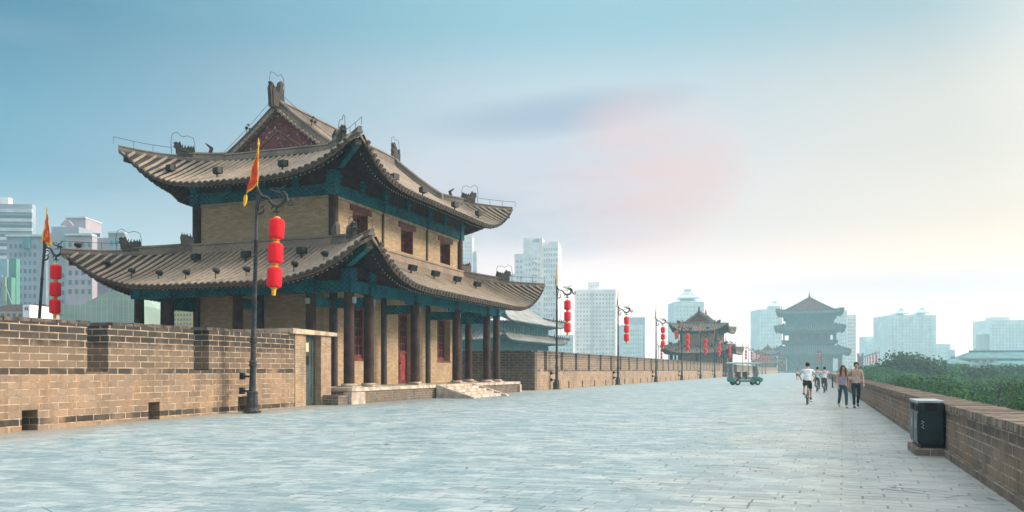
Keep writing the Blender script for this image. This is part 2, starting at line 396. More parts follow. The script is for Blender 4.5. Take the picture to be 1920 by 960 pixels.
def beam_mat():
    t = MT('painted_beam'); vec, po = t.wallvec(); sp = N(t.nt, 'ShaderNodeSeparateXYZ'); t.L(vec, sp.inputs[0])
    u_ = t.math('DIVIDE', sp.outputs[0], 1.05); v_ = t.math('DIVIDE', sp.outputs[1], .23)
    fu = t.math('ABSOLUTE', t.math('SUBTRACT', t.math('FRACT', u_), .5)); fv = t.math('ABSOLUTE', t.math('SUBTRACT', t.math('FRACT', v_), .5))
    d = t.math('ADD', fu, t.math('MULTIPLY', fv, .45)); ln = t.math('ABSOLUTE', t.math('SUBTRACT', t.math('FRACT', t.math('MULTIPLY', d, 4)), .5))
    line = t.rng(ln, .09, .15, 1, 0); line = t.math('MULTIPLY', line, t.rng(t.noise(1.5, 3), .38, .6, .15, .75))
    c = t.mix(t.rng(t.noise(1.7, 4), .38, .66), (.005, .145, .185), (.004, .075, .105))
    c = t.mix(t.rng(t.math('FRACT', t.math('DIVIDE', u_, 3.0)), .72, .75, 0, .7), c, (.008, .075, .15))
    c = t.mix(line, c, (.08, .30, .33)); t.bump(t.noise(20, 3), .1, .01); return t.out(c, .7, 0, .15)
BEAM = beam_mat()
def gable_mat():
    t = MT('peeling_red_plaster'); c = t.mix(t.rng(t.noise(1.8, 4), .4, .6), (.19, .058, .062), (.12, .038, .043))
    p = t.math('MULTIPLY', t.rng(t.noise(6, 6, None, .8), .56, .60), t.rng(t.noise(.9, 3), .40, .52)); c = t.mix(p, c, (.62, .50, .50))
    t.bump(t.noise(9, 4), .3, .02); return t.out(c, .8)
GABLE = gable_mat()
IRON = M('dark_cast_iron', (.045, .048, .050), .55, .4, 7, .25, .3, .4)
BLACK = M('black_metal', (.018, .019, .020), .5, .2, 5, .05, .2, .4)
HOLE = M('recess_shade', (.02, .017, .015), .95, .3, 4, .2)  # near-black colour stands in for the shade inside holes and slots
LRED = M('lantern_silk', (.86, .008, .022), .65, .06, 2, .0, spec=.2)
LGOLD = M('gold_trim', (.88, .42, .03), .5, .15, 6, .0)
FYEL = M('yellow_flag_cloth', (.92, .55, .02), .7, .12, 3, .0)
FRED = M('red_flag_cloth', (.84, .075, .02), .7, .2, 3, .0)
DOORG = M('green_door_paint', (.045, .070, .066), .55, .35, 2, .15, spec=.4)
POSTER = M('cream_notice', (.78, .66, .42), .8, .08, 2, .0)
BINM = M('bin_paint', (.010, .026, .034), .42, .3, 2, .05, .2, .5)
BINTOP = M('bin_top_metal', (.40, .44, .45), .45, .25, 4, .05, .3, .5)
BINLIT = M('bin_side_lit', (.075, .10, .115), .5, .3, 3, .05, .1, .5)  # lighter copy of the bin paint; light on the side doors is coloured in
WHITE = M('white_paint', (.75, .77, .76), .5, .1, 3, .0)
GROUND = M('city_ground', (.10, .13, .10), .95, .4, .05, .0)
BARK = M('bark', (.06, .045, .035), .9, .3, 4, .4)
def leaf_mat(name, c1, c2, c3):
    t = MT(name); oi = N(t.nt, 'ShaderNodeObjectInfo'); g = N(t.nt, 'ShaderNodeNewGeometry')
    c = t.mix(t.rng(t.noise(.45, 3), .36, .64), c1, c2); c = t.mix(t.rng(g.outputs['Random Per Island'], 0, 1, 0, .6, False), c, c3)
    hs = N(t.nt, 'ShaderNodeHueSaturation'); t.L(c, hs.inputs['Color']); t.put(hs.inputs['Hue'], t.rng(oi.outputs['Random'], 0, 1, .465, .525, False)); t.put(hs.inputs['Value'], t.rng(oi.outputs['Random'], 0, 1, .5, 1.9, False))
    t.out(hs.outputs[0], .75, 0, .2)
    tr = N(t.nt, 'ShaderNodeBsdfTranslucent'); t.L(hs.outputs[0], tr.inputs[0]); mx = N(t.nt, 'ShaderNodeMixShader'); mx.inputs[0].default_value = .25
    t.L(t.b.outputs[0], mx.inputs[1]); t.L(tr.outputs[0], mx.inputs[2]); t.L(mx.outputs[0], t.nt.nodes['Material Output'].inputs[0]); return t.m
LEAF = leaf_mat('leaves', (.018, .09, .045), (.075, .165, .04), (.012, .05, .036))
LEAFY = leaf_mat('pale_leaves', (.22, .24, .12), (.16, .20, .07), (.10, .16, .05))
def facade(name, c, rough=.8): return M(name, c, rough, .12, .15, .0)
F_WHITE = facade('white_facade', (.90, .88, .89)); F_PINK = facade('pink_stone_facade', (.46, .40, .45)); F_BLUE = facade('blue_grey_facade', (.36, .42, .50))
F_TEAL = facade('hazed_teal_facade', (.74, .86, .89)); F_YEL = facade('yellow_facade', (.60, .46, .18)); F_TAN = facade('tan_facade', (.46, .38, .34))  # F_TEAL is paled, so part of the distant haze is in its colour
F_BAND = facade('pale_band', (.62, .66, .68)); F_NET = facade('green_scaffold_net', (.13, .33, .27)); F_NETP = facade('pale_scaffold_net', (.30, .40, .34)); F_TIN = facade('tin_roof', (.30, .46, .54))
GLASS = M('hazed_window_glass', (.56, .62, .66), .3, .3, .3, .0, spec=.5)  # paled almost to the facade tone, painting haze over distant windows
GLASS_T = M('hazed_teal_glass', (.56, .72, .76), .3, .25, .3, .0, spec=.6)  # teal version, likewise paled in place of thicker haze

GLASS_N = M('dark_window_glass', (.13, .22, .26), .3, .3, .3, .0, spec=.5)
GLASS_TN = M('dark_teal_glass', (.12, .36, .42), .3, .25, .3, .0, spec=.5)
# ------------------------------------------------------------------ ground, deck, haze
def dip(x, y):
    """the deck sinks a little towards the near inner parapet"""
    return -.165 * max(0, min(1.5, (30 - y) / 15)) * max(0, min(1.1, -x / 19))
gm = MB(); gm.add([(-1500, -400, -12), (1500, -400, -12), (1500, 1560, -12), (-1500, 1560, -12)], [(0, 1, 2, 3)])
tag(gm.build('ground', GROUND), kind='structure')
dk = MB(); xs = [-20.9, -19.5, -16, -12, -8, -4, 0, 2.2]; ys = [-8, 0, 5, 10, 15, 20, 25, 30, 60, 120, 250, 500]
for y in ys:
    for x in xs: dk.v.append((x, y, dip(x, y)))
nx = len(xs)
for j in range(len(ys) - 1):
    for i in range(nx - 1): dk.f.append((j * nx + i, j * nx + i + 1, (j + 1) * nx + i + 1, (j + 1) * nx + i)); dk.m.append(0)
tag(dk.build('road', PAVING), kind='structure')
# the rampart under the road: one solid body with bastions to the left where the halls stand
ram = MB()
ram.box(-22, -8, -12, 2.7, 560, -.45)
for y0 in (8, 176): ram.box(-41, y0, -12, -22, y0 + 56, -.008)
ram.box(-60, 470, -12, 2.5, 760, -.46)
ram.box(2.7, 318, -12, 26, 560, -.01)
ro = ram.build('city_rampart', BRICK_FAR); tag(ro, 'massive brick rampart carrying the paved walkway high above the city', 'rampart')

hz = MB(); hz.box(-1520, -420, -13, 1520, 1580, 86)
HM = bpy.data.materials.new('haze_volume'); HM.use_nodes = True; hn = HM.node_tree; hn.nodes.clear()
pv = hn.nodes.new('ShaderNodeVolumePrincipled'); ho = hn.nodes.new('ShaderNodeOutputMaterial'); hn.links.new(pv.outputs[0], ho.inputs['Volume'])
pv.inputs['Color'].default_value = (.50, .76, .86, 1); pv.inputs['Density'].default_value = .0008; pv.inputs['Anisotropy'].default_value = .25
HM.cycles.homogeneous_volume = True
tag(hz.build('haze', HM), kind='stuff')

# ------------------------------------------------------------------ parapets
def crenel_wall(mb, x0, x1, ya, yb, gaps, gw, gz, top, holes, hw, hh, zf=lambda y: 0):
    """brick wall along Y with square gaps cut from the top and drain holes at the foot"""
    cuts = sorted([('g', g, g + gw) for g in gaps] + [('h', h, h + hw) for h in holes], key=lambda c: c[1])
    y = ya
    def seg(a, b, z0, z1):
        n = max(1, int((b - a) / 3)) if z0 < .5 else 1
        for i in range(n):
            p, q = a + (b - a) * i / n, a + (b - a) * (i + 1) / n
            mb.add([(x0, p, z0 + zf(p)), (x1, p, z0 + zf(p)), (x1, q, z0 + zf(q)), (x0, q, z0 + zf(q)), (x0, p, z1 + zf(p)), (x1, p, z1 + zf(p)), (x1, q, z1 + zf(q)), (x0, q, z1 + zf(q))],
                   [(0, 3, 2, 1), (4, 5, 6, 7), (1, 2, 6, 5), (3, 0, 4, 7)] + ([(0, 1, 5, 4)] if i == 0 else []) + ([(2, 3, 7, 6)] if i == n - 1 else []))
    for k, a, b in cuts:
        if a > y: seg(y, a, -.3, top)
        if k == 'g': seg(a, b, -.3, gz)
        else: seg(a, b, hh, top)
        y = b
    if y < yb: seg(y, yb, -.3, top)
def coping(mb, x0, x1, ya, yb, z, gaps, gw, zf, seed=1):
    """uneven top course of bricks laid on edge"""
    rnd = random.Random(seed); y = ya
    while y < yb - .2:
        w = min(rnd.uniform(.36, .46), yb - y)
        if not any(g - .02 < y + w / 2 < g + gw + .02 for g in gaps):
            dz = rnd.uniform(-.012, .018); e = rnd.uniform(-.006, .02)
            mb.box(x0 - .01, y + .012, z + .001 + zf(y), x1 + e, y + w - .012, z + .095 + dz + zf(y))
        y += w
near = empty('brick_parapet', (-20.1, 0, 0), 0, 'tall crenelled brick parapet in front of the near hall, with square drain holes', 'parapet')
mb = MB(); gz1 = [14.7, 19.3, 23.82]; dipn = lambda y: dip(-19, y)
crenel_wall(mb, -.9, 0, 10, 29.8, gz1, .78, 1.56, 2.96, [12.6, 17.12, 21.72, 26.2], .5, .56, dipn)
mb.build('brick_wall', BRICK_BIG, near)
mb = MB(); coping(mb, -.9, 0, 10, 29.7, 2.96, gz1, .78, dipn); mb.build('coping_course', M('old_coping', (.13, .11, .095), .92, .45, 3, .5), near)
mb = MB(); mb.box(-.86, 10, -.28, -.8, 29.7, .58); mb.build('drain_recess', HOLE, near)
# rusty stain of old paint on the wall
far = empty('brick_parapet', (-19.7, 0, 0), 0, 'long crenelled brick parapet running from the near hall to the second hall', 'parapet')
gf = [62.3 + 4.42 * i for i in range(29)]; hf = [64.6 + 4.42 * i for i in range(29)]
mb = MB(); crenel_wall(mb, -.9, 0, 60.6, 192, gf, .75, 1.5, 2.88, hf, .4, .56)
mb.build('brick_wall', BRICK_FAR, far)
mb = MB(); coping(mb, -.9, 0, 60.6, 192, 2.88, gf, .75, lambda y: 0, 3); mb.build('coping_course', M('old_coping_far', (.16, .135, .115), .92, .45, 3, .5), far)
mb = MB(); mb.box(-.86, 60.7, -.28, -.8, 192, .58); mb.build('drain_recess', HOLE, far)
far3 = empty('brick_parapet', (-19.7, 0, 0), 0, 'distant hazy brick parapet beyond the second hall', 'parapet')
mb = MB(); crenel_wall(mb, -.9, 0, 229, 470, [231 + 4.42 * i for i in range(53)], .75, 1.5, 2.9, [], .4, .56); mb.build('brick_wall', BRICK_FAR, far3)
def cross_wall(y, lab, x1=-19.7):
    w = empty('cross_wall', (0, y, 0), 0, lab, 'wall')
    m = MB(); m.box(-40, 0, -.3, x1 - .902, .9, 2.88); m.box(x1 - .9, -.012, -.3, x1, .6, 2.88); m.build('brick_wall', BRICK_SHADE, w)
    m = MB(); rnd = random.Random(int(y)); x = -40
    while x < x1 - .3:
        ww = min(rnd.uniform(.4, .5), x1 - x - .02); m.box(x + .01, -.015 - rnd.uniform(0, .015), 2.883, x + ww - .01, .6, 2.97 + rnd.uniform(-.01, .015)); x += ww
    m.build('coping_course', bpy.data.materials['old_coping'], w)
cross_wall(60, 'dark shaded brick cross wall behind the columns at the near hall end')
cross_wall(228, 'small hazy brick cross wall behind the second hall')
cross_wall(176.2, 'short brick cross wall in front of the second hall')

lowp = empty('low_parapet', (2.1, 0, 0), 0, 'low solid brick parapet with flat stone top beside the treetops', 'parapet')
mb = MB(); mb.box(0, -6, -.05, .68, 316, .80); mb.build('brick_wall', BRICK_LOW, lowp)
mb = MB(); rnd = random.Random(5); y = -6
while y < 316:
    w = rnd.uniform(.13, .17) if y < 60 else rnd.uniform(.9, 1.1)
    mb.box(-.012 - rnd.uniform(0, .014), y + .006, .803, .70 + rnd.uniform(-.01, .01), y + w - .006, .905 + rnd.uniform(-.005, .007)); y += w
cop = MT('top_course'); vecc, _ = cop.wallvec()
cc = cop.mix(cop.rng(cop.noise(5, 4), .38, .64), (.30, .235, .185), (.16, .125, .10)); gg = N(cop.nt, 'ShaderNodeNewGeometry')
cc = cop.mix(cop.rng(gg.outputs['Random Per Island'], 0, 1, 0, .55, False), cc, (.11, .09, .08)); cop.bump(cop.noise(30, 4), .5, .01); COPT = cop.out(cc, .9, 0, .2)
mb.build('top_course', COPT, lowp)
mb = MB(); mb.box(-.05, -6, -.02, -.002, 316, .14); mb.build('foot_course', BRICK_PLINTH, lowp)
# widened rampart on the right, far away behind the trees
rb = empty('bastion_parapet', (23, 318, 0), 0, 'far hazy crenelled parapet of the bastion behind the treetops', 'parapet')
mb = MB(); crenel_wall(mb, 0, .9, 0, 180, [2 + 4.4 * i for i in range(40)], .75, 1.3, 2.3, [], .4, .5); mb.build('brick_wall', BRICK_FAR, rb)
p = at(1613, 0, 372); tr = empty('watch_turret', (p.x, p.y, 0), 0, 'small grey stone turret with two merlons above the trees', 'turret')
mb = MB(); mb.box(-1.15, -1.1, -.02, 1.15, 1.1, 7.2); mb.box(-1.25, -1.15, 7.2, -.45, 1.15, 8.8); mb.box(.45, -1.15, 7.2, 1.25, 1.15, 8.8); mb.box(-.449, -1.0, 7.2, .449, 1.0, 7.6); mb.build('turret_body', M('turret_stone', (.20, .20, .20), .9, .3, 1, .2), tr)

# ------------------------------------------------------------------ door house in the near parapet
dh = empty('gate_house', (-20.08, 29.8, 0), 0, 'narrow brick gateway with a concrete lintel slab and green metal door', 'gateway')
mb = MB(); mb.box(-1.2, .02, -.1, 0, .80, 2.98); mb.build('brick_pier', BRICK_SMALL, dh)
mb = MB(); mb.box(-1.2, 1.92, -.1, .02, 2.72, 2.98); mb.build('brick_pier', BRICK_SMALL, dh)
mb = MB(); mb.prism([(-.35, 2.985), (3.0, 2.985), (3.0, 3.14), (-.35, 3.20)], 'x', -1.9, .16); s = mb.build('lintel_slab', CONC, dh)
d = MB(); d.box(-.34, .82, -.02, -.28, 1.90, 2.97); dd = d.build('door', DOORG, dh)
d = MB(); d.box(-.279, 1.62, .2, -.262, 1.66, 2.9); d.box(-.279, .83, .0, -.265, .9, 2.96); d.build('door_frame', DOORG, dd)
d = MB(); d.box(-.279, .93, 1.72, -.268, 1.42, 2.10); gr = d.build('grille', HOLE, dd)
d = MB()
for i in range(4): d.box(-.266, 1.0 + i * .11, 1.72, -.255, 1.02 + i * .11, 2.10)
d.build('grille_bars', BLACK, dd)
d = MB(); d.box(-.279, 1.0, 2.28, -.270, 1.42, 2.66); d.build('notice', POSTER, dd)
d = MB(); d.tube([(-.27, 1.52, 1.35), (-.22, 1.52, 1.35), (-.22, 1.52, 1.5), (-.27, 1.52, 1.5)], .012, 6); d.build('handle', IRON, dd)
d = MB(); d.box(-.9, 1.912, -.05, -.02, 1.918, 2.97); d.build('shaded_reveal', BRICK_SMALL, dh)
# ------------------------------------------------------------------ curved Chinese roofs
class Roof:
    def __init__(s, hx, hy, D, zf, L, a0=2.5, push=.35, inner=0, gable=0):
        s.hx, s.hy, s.D, s.zf, s.L, s.a0, s.push, s.inner, s.gable = hx, hy, D, zf, L, a0, push, inner, gable
    def P(s, side, w, d, dz=0):
        hi = s.hy if side in 'EW' else s.hx
        a = (abs(w) - hi + s.a0) / (s.D + s.a0); a = max(0, a); fr = max(0, d / s.D)
        sa = max(0, abs(w) - hi + s.a0) / (max(d, 0) + s.a0); z = s.zf(d) + s.L * min(sa, 1.1) ** 3.0 * fr ** .95 + dz; o = d + s.push * a ** 2 * fr
        e = (1 if w > 0 else -1) * s.push * 0
        if side == 'E': return Vector((s.hx + o, w + e, z))
        if side == 'W': return Vector((-(s.hx + o), w + e, z))
        if side == 'N': return Vector((w + e, s.hy + o, z))
        return Vector((w + e, -(s.hy + o), z))
    def start(s, side, w):
        hi = s.hy if side in 'EW' else s.hx
        if abs(w) > hi: return abs(w) - hi
        return -s.inner if (s.inner and side in 'EW') else 0
    def half(s, side): return (s.hy if side in 'EW' else s.hx) + s.D
    def surface(s, mb, sides='EWNS', dz=0, nd=8, step=.6, dmin=None):
        for side in sides:
            H = s.half(side); n = int(2 * H / step); ws = [-H + 2 * H * i / n for i in range(n + 1)]
            hi = s.hy if side in 'EW' else s.hx
            ws = sorted(set(ws + [-hi, hi])); 
            for w0, w1 in zip(ws, ws[1:]):
                rows = []
                mid = (w0 + w1) / 2
                for w in (w0, w1):
                    st = s.start(side, w)
                    if s.inner and side in 'EW' and abs(mid) > hi and abs(w) <= hi + 1e-6: st = 0
                    if dmin is not None: st = max(st, dmin)
                    rows.append([s.P(side, w, st + (s.D - st) * k / nd, dz) for k in range(nd + 1)])
                b = len(mb.v); mb.v += [tuple(p) for r in rows for p in r]
                for k in range(nd): mb.f.append((b + k, b + k + 1, b + nd + 2 + k, b + nd + 1 + k)); mb.m.append(0)
    def tiles(s, mb, ends, drip, sp, r, sides='EWNS', nd=9, cap=True):
        rn = random.Random(7)
        for side in sides:
            H = s.half(side); n = int(round(2 * H / sp)); sv = Vector((0, 1, 0)) if side in 'EW' else Vector((1, 0, 0))
            for i in range(1, n):
                w = -H + 2 * H * i / n; st = s.start(side, w)
                if s.D - st < .12: continue
                m = max(2, int(nd * (s.D - st) / (s.D + s.inner))); path = [s.P(side, w, st + (s.D + .06 - st) * k / m, .01) for k in range(m + 1)]
                j = rn.uniform(-.012, .012); rr = r * rn.uniform(.93, 1.05)
                sec = [(math.cos(a) * rr + j, math.sin(a) * rr * 1.15) for a in [math.pi * q / 5 for q in range(6)]]
                b = len(mb.v)
                for p in path:
                    for a, u_ in sec: mb.v.append(tuple(p + sv * a + Vector((0, 0, u_))))
                for k in range(m):
                    for q in range(5): mb.f.append((b + k * 6 + q, b + k * 6 + q + 1, b + (k + 1) * 6 + q + 1, b + (k + 1) * 6 + q)); mb.m.append(0)
                if cap:
                    e = path[-1]; out = (path[-1] - path[-2]).normalized()
                    ends.tube([e - out * .02 + Vector((0, 0, -.01)), e + out * .05 + Vector((0, 0, -.02))], rr * 1.22, 8)
                    w2 = w + H / n; 
                    if abs(w2) < H - sp * .6:
                        q_ = s.P(side, w2, s.D + .03, 0)
                        drip.add([q_ - sv * sp * .36 + Vector((0, 0, .01)), q_ + sv * sp * .36 + Vector((0, 0, .01)), q_ + sv * sp * .2 + Vector((0, 0, -.10)), q_ + Vector((0, 0, -.15)), q_ - sv * sp * .2 + Vector((0, 0, -.10))], [(0, 1, 2, 3, 4)])
    def rafters(s, mb, dots, sp, wd, sides='EWNS', len_=1.5, dz=-.2):
        for side in sides:
            H = s.half(side); n = int(round(2 * H / sp))
            for i in range(1, n):
                w = -H + 2 * H * i / n; st = max(s.start(side, w), s.D - len_)
                if s.D - st < .3: continue
                p, q = s.P(side, w, st, dz), s.P(side, w, s.D - .12, dz)
                mb.bar(p, q, wd, wd)
                st2 = max(s.start(side, w), s.D - len_ - 1.2); 
                if s.D - .55 - st2 > .3:
                    p2, q2 = s.P(side, w, st2, dz - wd * 1.5), s.P(side, w, s.D - .62, dz - wd * 1.5); mb.bar(p2, q2, wd, wd)
                    if dots is not None: t_ = (q2 - p2).normalized(); dots.bar(q2 + t_ * .002, q2 + t_ * .02, wd * .62, wd * .62)
    def hip(s, sx, sy, f0, f1, n=10, dz=0):
        """points along a hip, f = fraction of D"""
        out = []
        for i in range(n + 1):
            d = s.D * (f0 + (f1 - f0) * i / n); w = s.hy + d
            z = s.P('E', w, d, dz).z; a = (d + s.a0) / (s.D + s.a0); o = d + s.push * a ** 2 * (d / s.D)
            out.append(Vector((sx * (s.hx + o), sy * (s.hy + o), z)))
        return out
    def eave(s, side, dz=0, n=40, dd=0):
        H = s.half(side); out = []
        for i in range(n + 1):
            w = -H + 2 * H * i / n; p = s.P(side, w, s.D + dd, dz); out.append(p)
        # let neighbouring sides meet at the pushed-out corner
        for k, sg in ((0, -1), (-1, 1)):
            if side in 'EW': out[k].y += sg * s.push
            else: out[k].x += sg * s.push
        return out

RSEC = [(-.17, -.05), (-.17, .10), (-.12, .12), (-.10, .26), (-.14, .29), (-.11, .36), (0, .40), (.11, .36), (.14, .29), (.10, .26), (.12, .12), (.17, .10), (.17, -.05)]
def rsec(k, h=1.0): return [(a * k, b * k * h) for a, b in RSEC]
def beast(mb, p, yaw, k=1.0, kind=0):
    """a roof beast: scaly body on a plinth, gaping head, upswept tail"""
    b = len(mb.v)
    if kind == 0:
        mb.box(-.42, -.13, 0, .34, .13, .10)
        sil = [(-.5, .05), (-.54, .35), (-.44, .60), (-.40, .44), (-.30, .40), (-.24, .52), (-.15, .38), (-.05, .50), (.03, .38), (.14, .50), (.20, .68), (.28, .58), (.38, .62), (.52, .54), (.46, .44), (.54, .36), (.42, .30), (.40, .05)]
        mb.prism(sil, 'y', -.07, .07); mb.prism([(x_ * .82, .04 + z_ * .82) for x_, z_ in sil], 'y', -.13, .13)
        mb.tube([(-.34, 0, .1), (-.1, 0, .24), (.2, 0, .26), (.34, 0, .44)], [.12, .17, .16, .12], 8)
        for i in range(4): mb.tube([(-.28 + i * .13, 0, .36), (-.34 + i * .13, 0, .56)], [.05, .012], 5)
    else:                          # ridge-end dragon: wide jaw at the ridge, tall forked tail
        sil = [(-.62, -.3), (-.66, .3), (-.72, .75), (-.60, .98), (-.66, 1.12), (-.42, 1.08), (-.30, .85), (-.12, .72), (.05, .78), (.16, 1.0), (.22, 1.28), (.40, 1.45), (.60, 1.30), (.52, 1.05), (.66, .85), (.60, .60), (.70, .35), (.62, -.3)]
        mb.prism(sil, 'y', -.11, .11); mb.prism([(a * .78, b_ * .82 + .02) for a, b_ in sil], 'y', -.17, .17)
        mb.tube([(-.30, 0, .1), (-.42, 0, .5), (-.40, 0, .85)], [.20, .20, .10], 8); mb.tube([(.30, 0, .1), (.42, 0, .6), (.40, 0, 1.1)], [.20, .20, .10], 8)
    mb.xf(Matrix.Translation(p) @ Matrix.Rotation(yaw, 4, 'Z') @ Matrix.Scale(k, 4), b)
def wire_loop(mb, p, yaw, k=1.0):
    pts = [(-.55, 0, 0), (-.58, 0, .62), (-.50, 0, .95), (-.2, 0, 1.02), (.1, 0, .92), (.4, 0, 1.10), (.62, 0, .98), (.70, 0, .6), (.66, 0, 0)]
    b = len(mb.v); mb.tube(pts, .014, 5); mb.xf(Matrix.Translation(p) @ Matrix.Rotation(yaw, 4, 'Z') @ Matrix.Scale(k, 4), b)

def lattice(mb, x, y0, y1, z0, z1, nx, nz, w=.035):
    for i in range(nx + 1):
        y = y0 + (y1 - y0) * i / nx; mb.box(x, y - w / 2, z0, x + .04, y + w / 2, z1)
    for j in range(nz + 1):
        z = z0 + (z1 - z0) * j / nz; mb.box(x + .005, y0, z - w / 2, x + .035, y1, z + w / 2)

def merge(a, *others):
    for o in others: a.add(o.v, o.f, 1)
    return a
def floodlight_box():
    m = MB(); m.box(-.20, -.14, .16, .20, .12, .44); m.box(-.23, -.17, .15, .23, -.14, .46); m.box(-.03, -.03, -.06, .03, .03, .18); m.box(-.22, -.02, .12, .22, .02, .16); return m.mesh('floodlight_box', BLACK)
def floodlight_round():
    m = MB(); m.tube([(0, 0, -.05), (0, 0, .30)], .022, 6); m.tube([(0, .14, .36), (0, .04, .36), (0, -.16, .32)], [.06, .11, .14], 10); return m.mesh('floodlight_round', BLACK)
FLB, FLR = floodlight_box(), floodlight_round()
def put(name, me, parent, loc, rz=0, tilt=0):
    o = bpy.data.objects.new(name, me); col.objects.link(o); o.parent = parent; o.location = loc; o.rotation_euler = (tilt, 0, rz); return o

def make_hall():
    T = empty('gate_hall', (-26.5, 44.35, 0), 0, 'large two-storey brick hall with red columns, teal beams and upswept tiled roofs', 'hall', 'halls on the rampart')
    # ---- platform
    m = MB(); m.box(-8.2, -11.45, -.3, 7.2, 11.0, .56); pl = m.build('platform', BRICK_PLINTH, T)
    m = MB(); rn = random.Random(2)
    y = -11.5
    while y < 11.05:
        w = min(rn.uniform(.9, 1.3), 11.06 - y); m.box(6.3, y + .006, .562, 7.27 + rn.uniform(-.01, .01), y + w - .006, .72); y += w
    x = -8.25
    while x < 6.28: w = min(1.1, 6.29 - x); m.box(x + .006, -11.5, .562, x + w - .006, -10.5, .718); m.box(x + .006, 10.1, .562, x + w - .006, 11.06, .718); x += w
    m.box(-8.2, -10.49, .562, 6.29, 10.09, .712); m.build('stone_edge', STONE, pl)
    for ya, yb in ((-11.65, -10.45), (10.72, 11.08)):
        m = MB(); m.box(6.95, ya, -.2, 7.36, yb, .53); m.build('corner_post', STONE, pl)
    m = MB(); m.box(6.4, -12.5, -.25, 7.2, -11.5, .42); m.box(6.35, -12.55, .42, 7.42, -10.1, .555) if False else None; m.build('side_step', BRICK_PLINTH, pl)
    m = MB()
    for i in range(4): m.box(7.275, -2.2, -.05, 7.28 + .46 * (4 - i), 2.35, .145 * (i + 1) + .02)
    st = m.build('stairs', STONE, pl)
    for ya in (-2.72, 2.36):
        m = MB(); m.prism([(7.276, .715), (7.276, -.05), (9.45, -.05), (9.45, .06)], 'y', ya, ya + .36); m.build('sloping_side_stone', STONE, pl)
    # ---- ground floor walls
    wy = 7.82; wx = 4.1
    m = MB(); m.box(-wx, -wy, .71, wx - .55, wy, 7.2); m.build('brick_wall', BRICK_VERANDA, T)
    op = [(-5.25, 1.0, 2.1, 4.85), (.02, .95, .71, 4.85), (5.35, 1.0, 2.1, 4.85)]
    m = MB(); y = -wy - .01
    for c, h, z0, z1 in op:
        m.box(wx - .54, y, .712, wx, c - h, 6.6); m.box(wx - .54, c - h, z1, wx, c + h, 6.6)
        if z0 > .8: m.box(wx - .54, c - h, .712, wx, c + h, z0)
        y = c + h
    m.box(wx - .54, y, .712, wx, wy + .01, 6.6); m.build('brick_wall', BRICK_HALL, T)
    for c, h, z0, z1 in op:
        door = z0 < 1
        m = MB(); xx = wx - .40; m.box(xx - .1, c - h, z0, xx, c - h + .12, z1); m.box(xx - .1, c + h - .12, z0, xx, c + h, z1); m.box(xx - .1, c - h + .12, z1 - .16, xx, c + h - .12, z1)
        m.box(xx - .1, c - .05, z0, xx + .01, c + .05, z1 - .16); m.box(xx - .1, c - h + .12, z0, xx + .005, c + h - .12, z0 + .2)
        if door: m.box(xx - .1, c - h + .12, 2.45, xx + .005, c + h - .12, 2.62)
        f = m.build('door' if door else 'window', RED, T)
        m = MB(); m.box(xx - .12, c - h + .1, z0, xx - .105, c + h - .1, z1 - .1); m.build('dark_backing', HOLE, f)
        m = MB(); zb = 2.62 if door else z0 + .2
        lattice(m, xx - .07, c - h + .12, c - .05, zb, z1 - .16, 3, 5, .055); lattice(m, xx - .07, c + .05, c + h - .12, zb, z1 - .16, 3, 5, .055); m.build('lattice', RED, f)
        if door:
            m = MB()
            for s_ in (-1, 1): m.box(xx - .08, c + s_ * .45 - .37, .92, xx - .04, c + s_ * .45 + .37, 2.44); m.box(xx - .04, c + s_ * .45 - .26, 1.1, xx - .02, c + s_ * .45 + .26, 1.55); m.box(xx - .04, c + s_ * .45 - .26, 1.7, xx - .02, c + s_ * .45 + .26, 2.3)
            m.build('door_panel', M('door_red', (.33, .06, .055), .6, .35, 3, .2), f)
            
            for s_ in (-1, 1): m = MB(); m.ball((xx + .03, c + s_ * .09, 1.9), .05); m.build('handle', IRON, f)
        else:
            m = MB(); m.box(wx - .5, c - h - .02, z0 - .12, wx + .03, c + h + .02, z0 - .003); m.build('sill', RED, f)
    # ---- columns
    cols = [(6.05, y) for y in (-9.65, -7.8, -2.75, 2.85, 7.85, 9.65)] + [(-6.2, y) for y in (-9.65, -7.8, -2.75, 2.85, 7.85, 9.65)] + [(x, y) for x in (4.0, -.15, -4.3) for y in (-9.65, 9.65)]
    for x, y in cols:
        m = MB(); m.lathe((x, y, .88), [(.255, 0), (.25, 2.1), (.235, 4.26)], 20); c = m.build('column', COLM, T, True)
        m = MB(); m.box(x - .42, y - .42, .722, x + .42, y + .42, .77); m.lathe((x, y, .77), [(.36, 0), (.38, .04), (.33, .11)], 20); m.build('column_base', STONE, c, True)
    for x, y in [(wx, -wy), (wx + .02, -2.75), (wx + .02, 2.85), (wx, wy), (-wx, -wy), (-wx, wy), (-.15, -wy - .02)]:
        m = MB(); m.lathe((x, y, .72), [(.21, 0), (.2, 5.8)], 14); m.build('engaged_column', WOOD, T, True)
    # ---- painted beams
    def ring(hx, hy, z0, z1, th, name, mat, par=None, dx=0):
        m = MB(); m.box(hx - th / 2 + dx, -hy - th / 2, z0, hx + th / 2 + dx, hy + th / 2, z1); m.box(-hx - th / 2 + dx, -hy - th / 2, z0, -hx + th / 2 + dx, hy + th / 2, z1)
        m.box(-hx + th / 2 + dx, -hy - th / 2, z0, hx - th / 2 + dx, -hy + th / 2, z1); m.box(-hx + th / 2 + dx, hy - th / 2, z0, hx - th / 2 + dx, hy + th / 2, z1)
        return m.build(name, mat, par or T)
    b1 = ring(6.12, 9.65, 5.14, 5.60, .30, 'painted_beam', BEAM, dx=-.07)
    ring(6.14, 9.67, 5.602, 5.68, .42, 'ledge_board', TEALW, b1, dx=-.07)
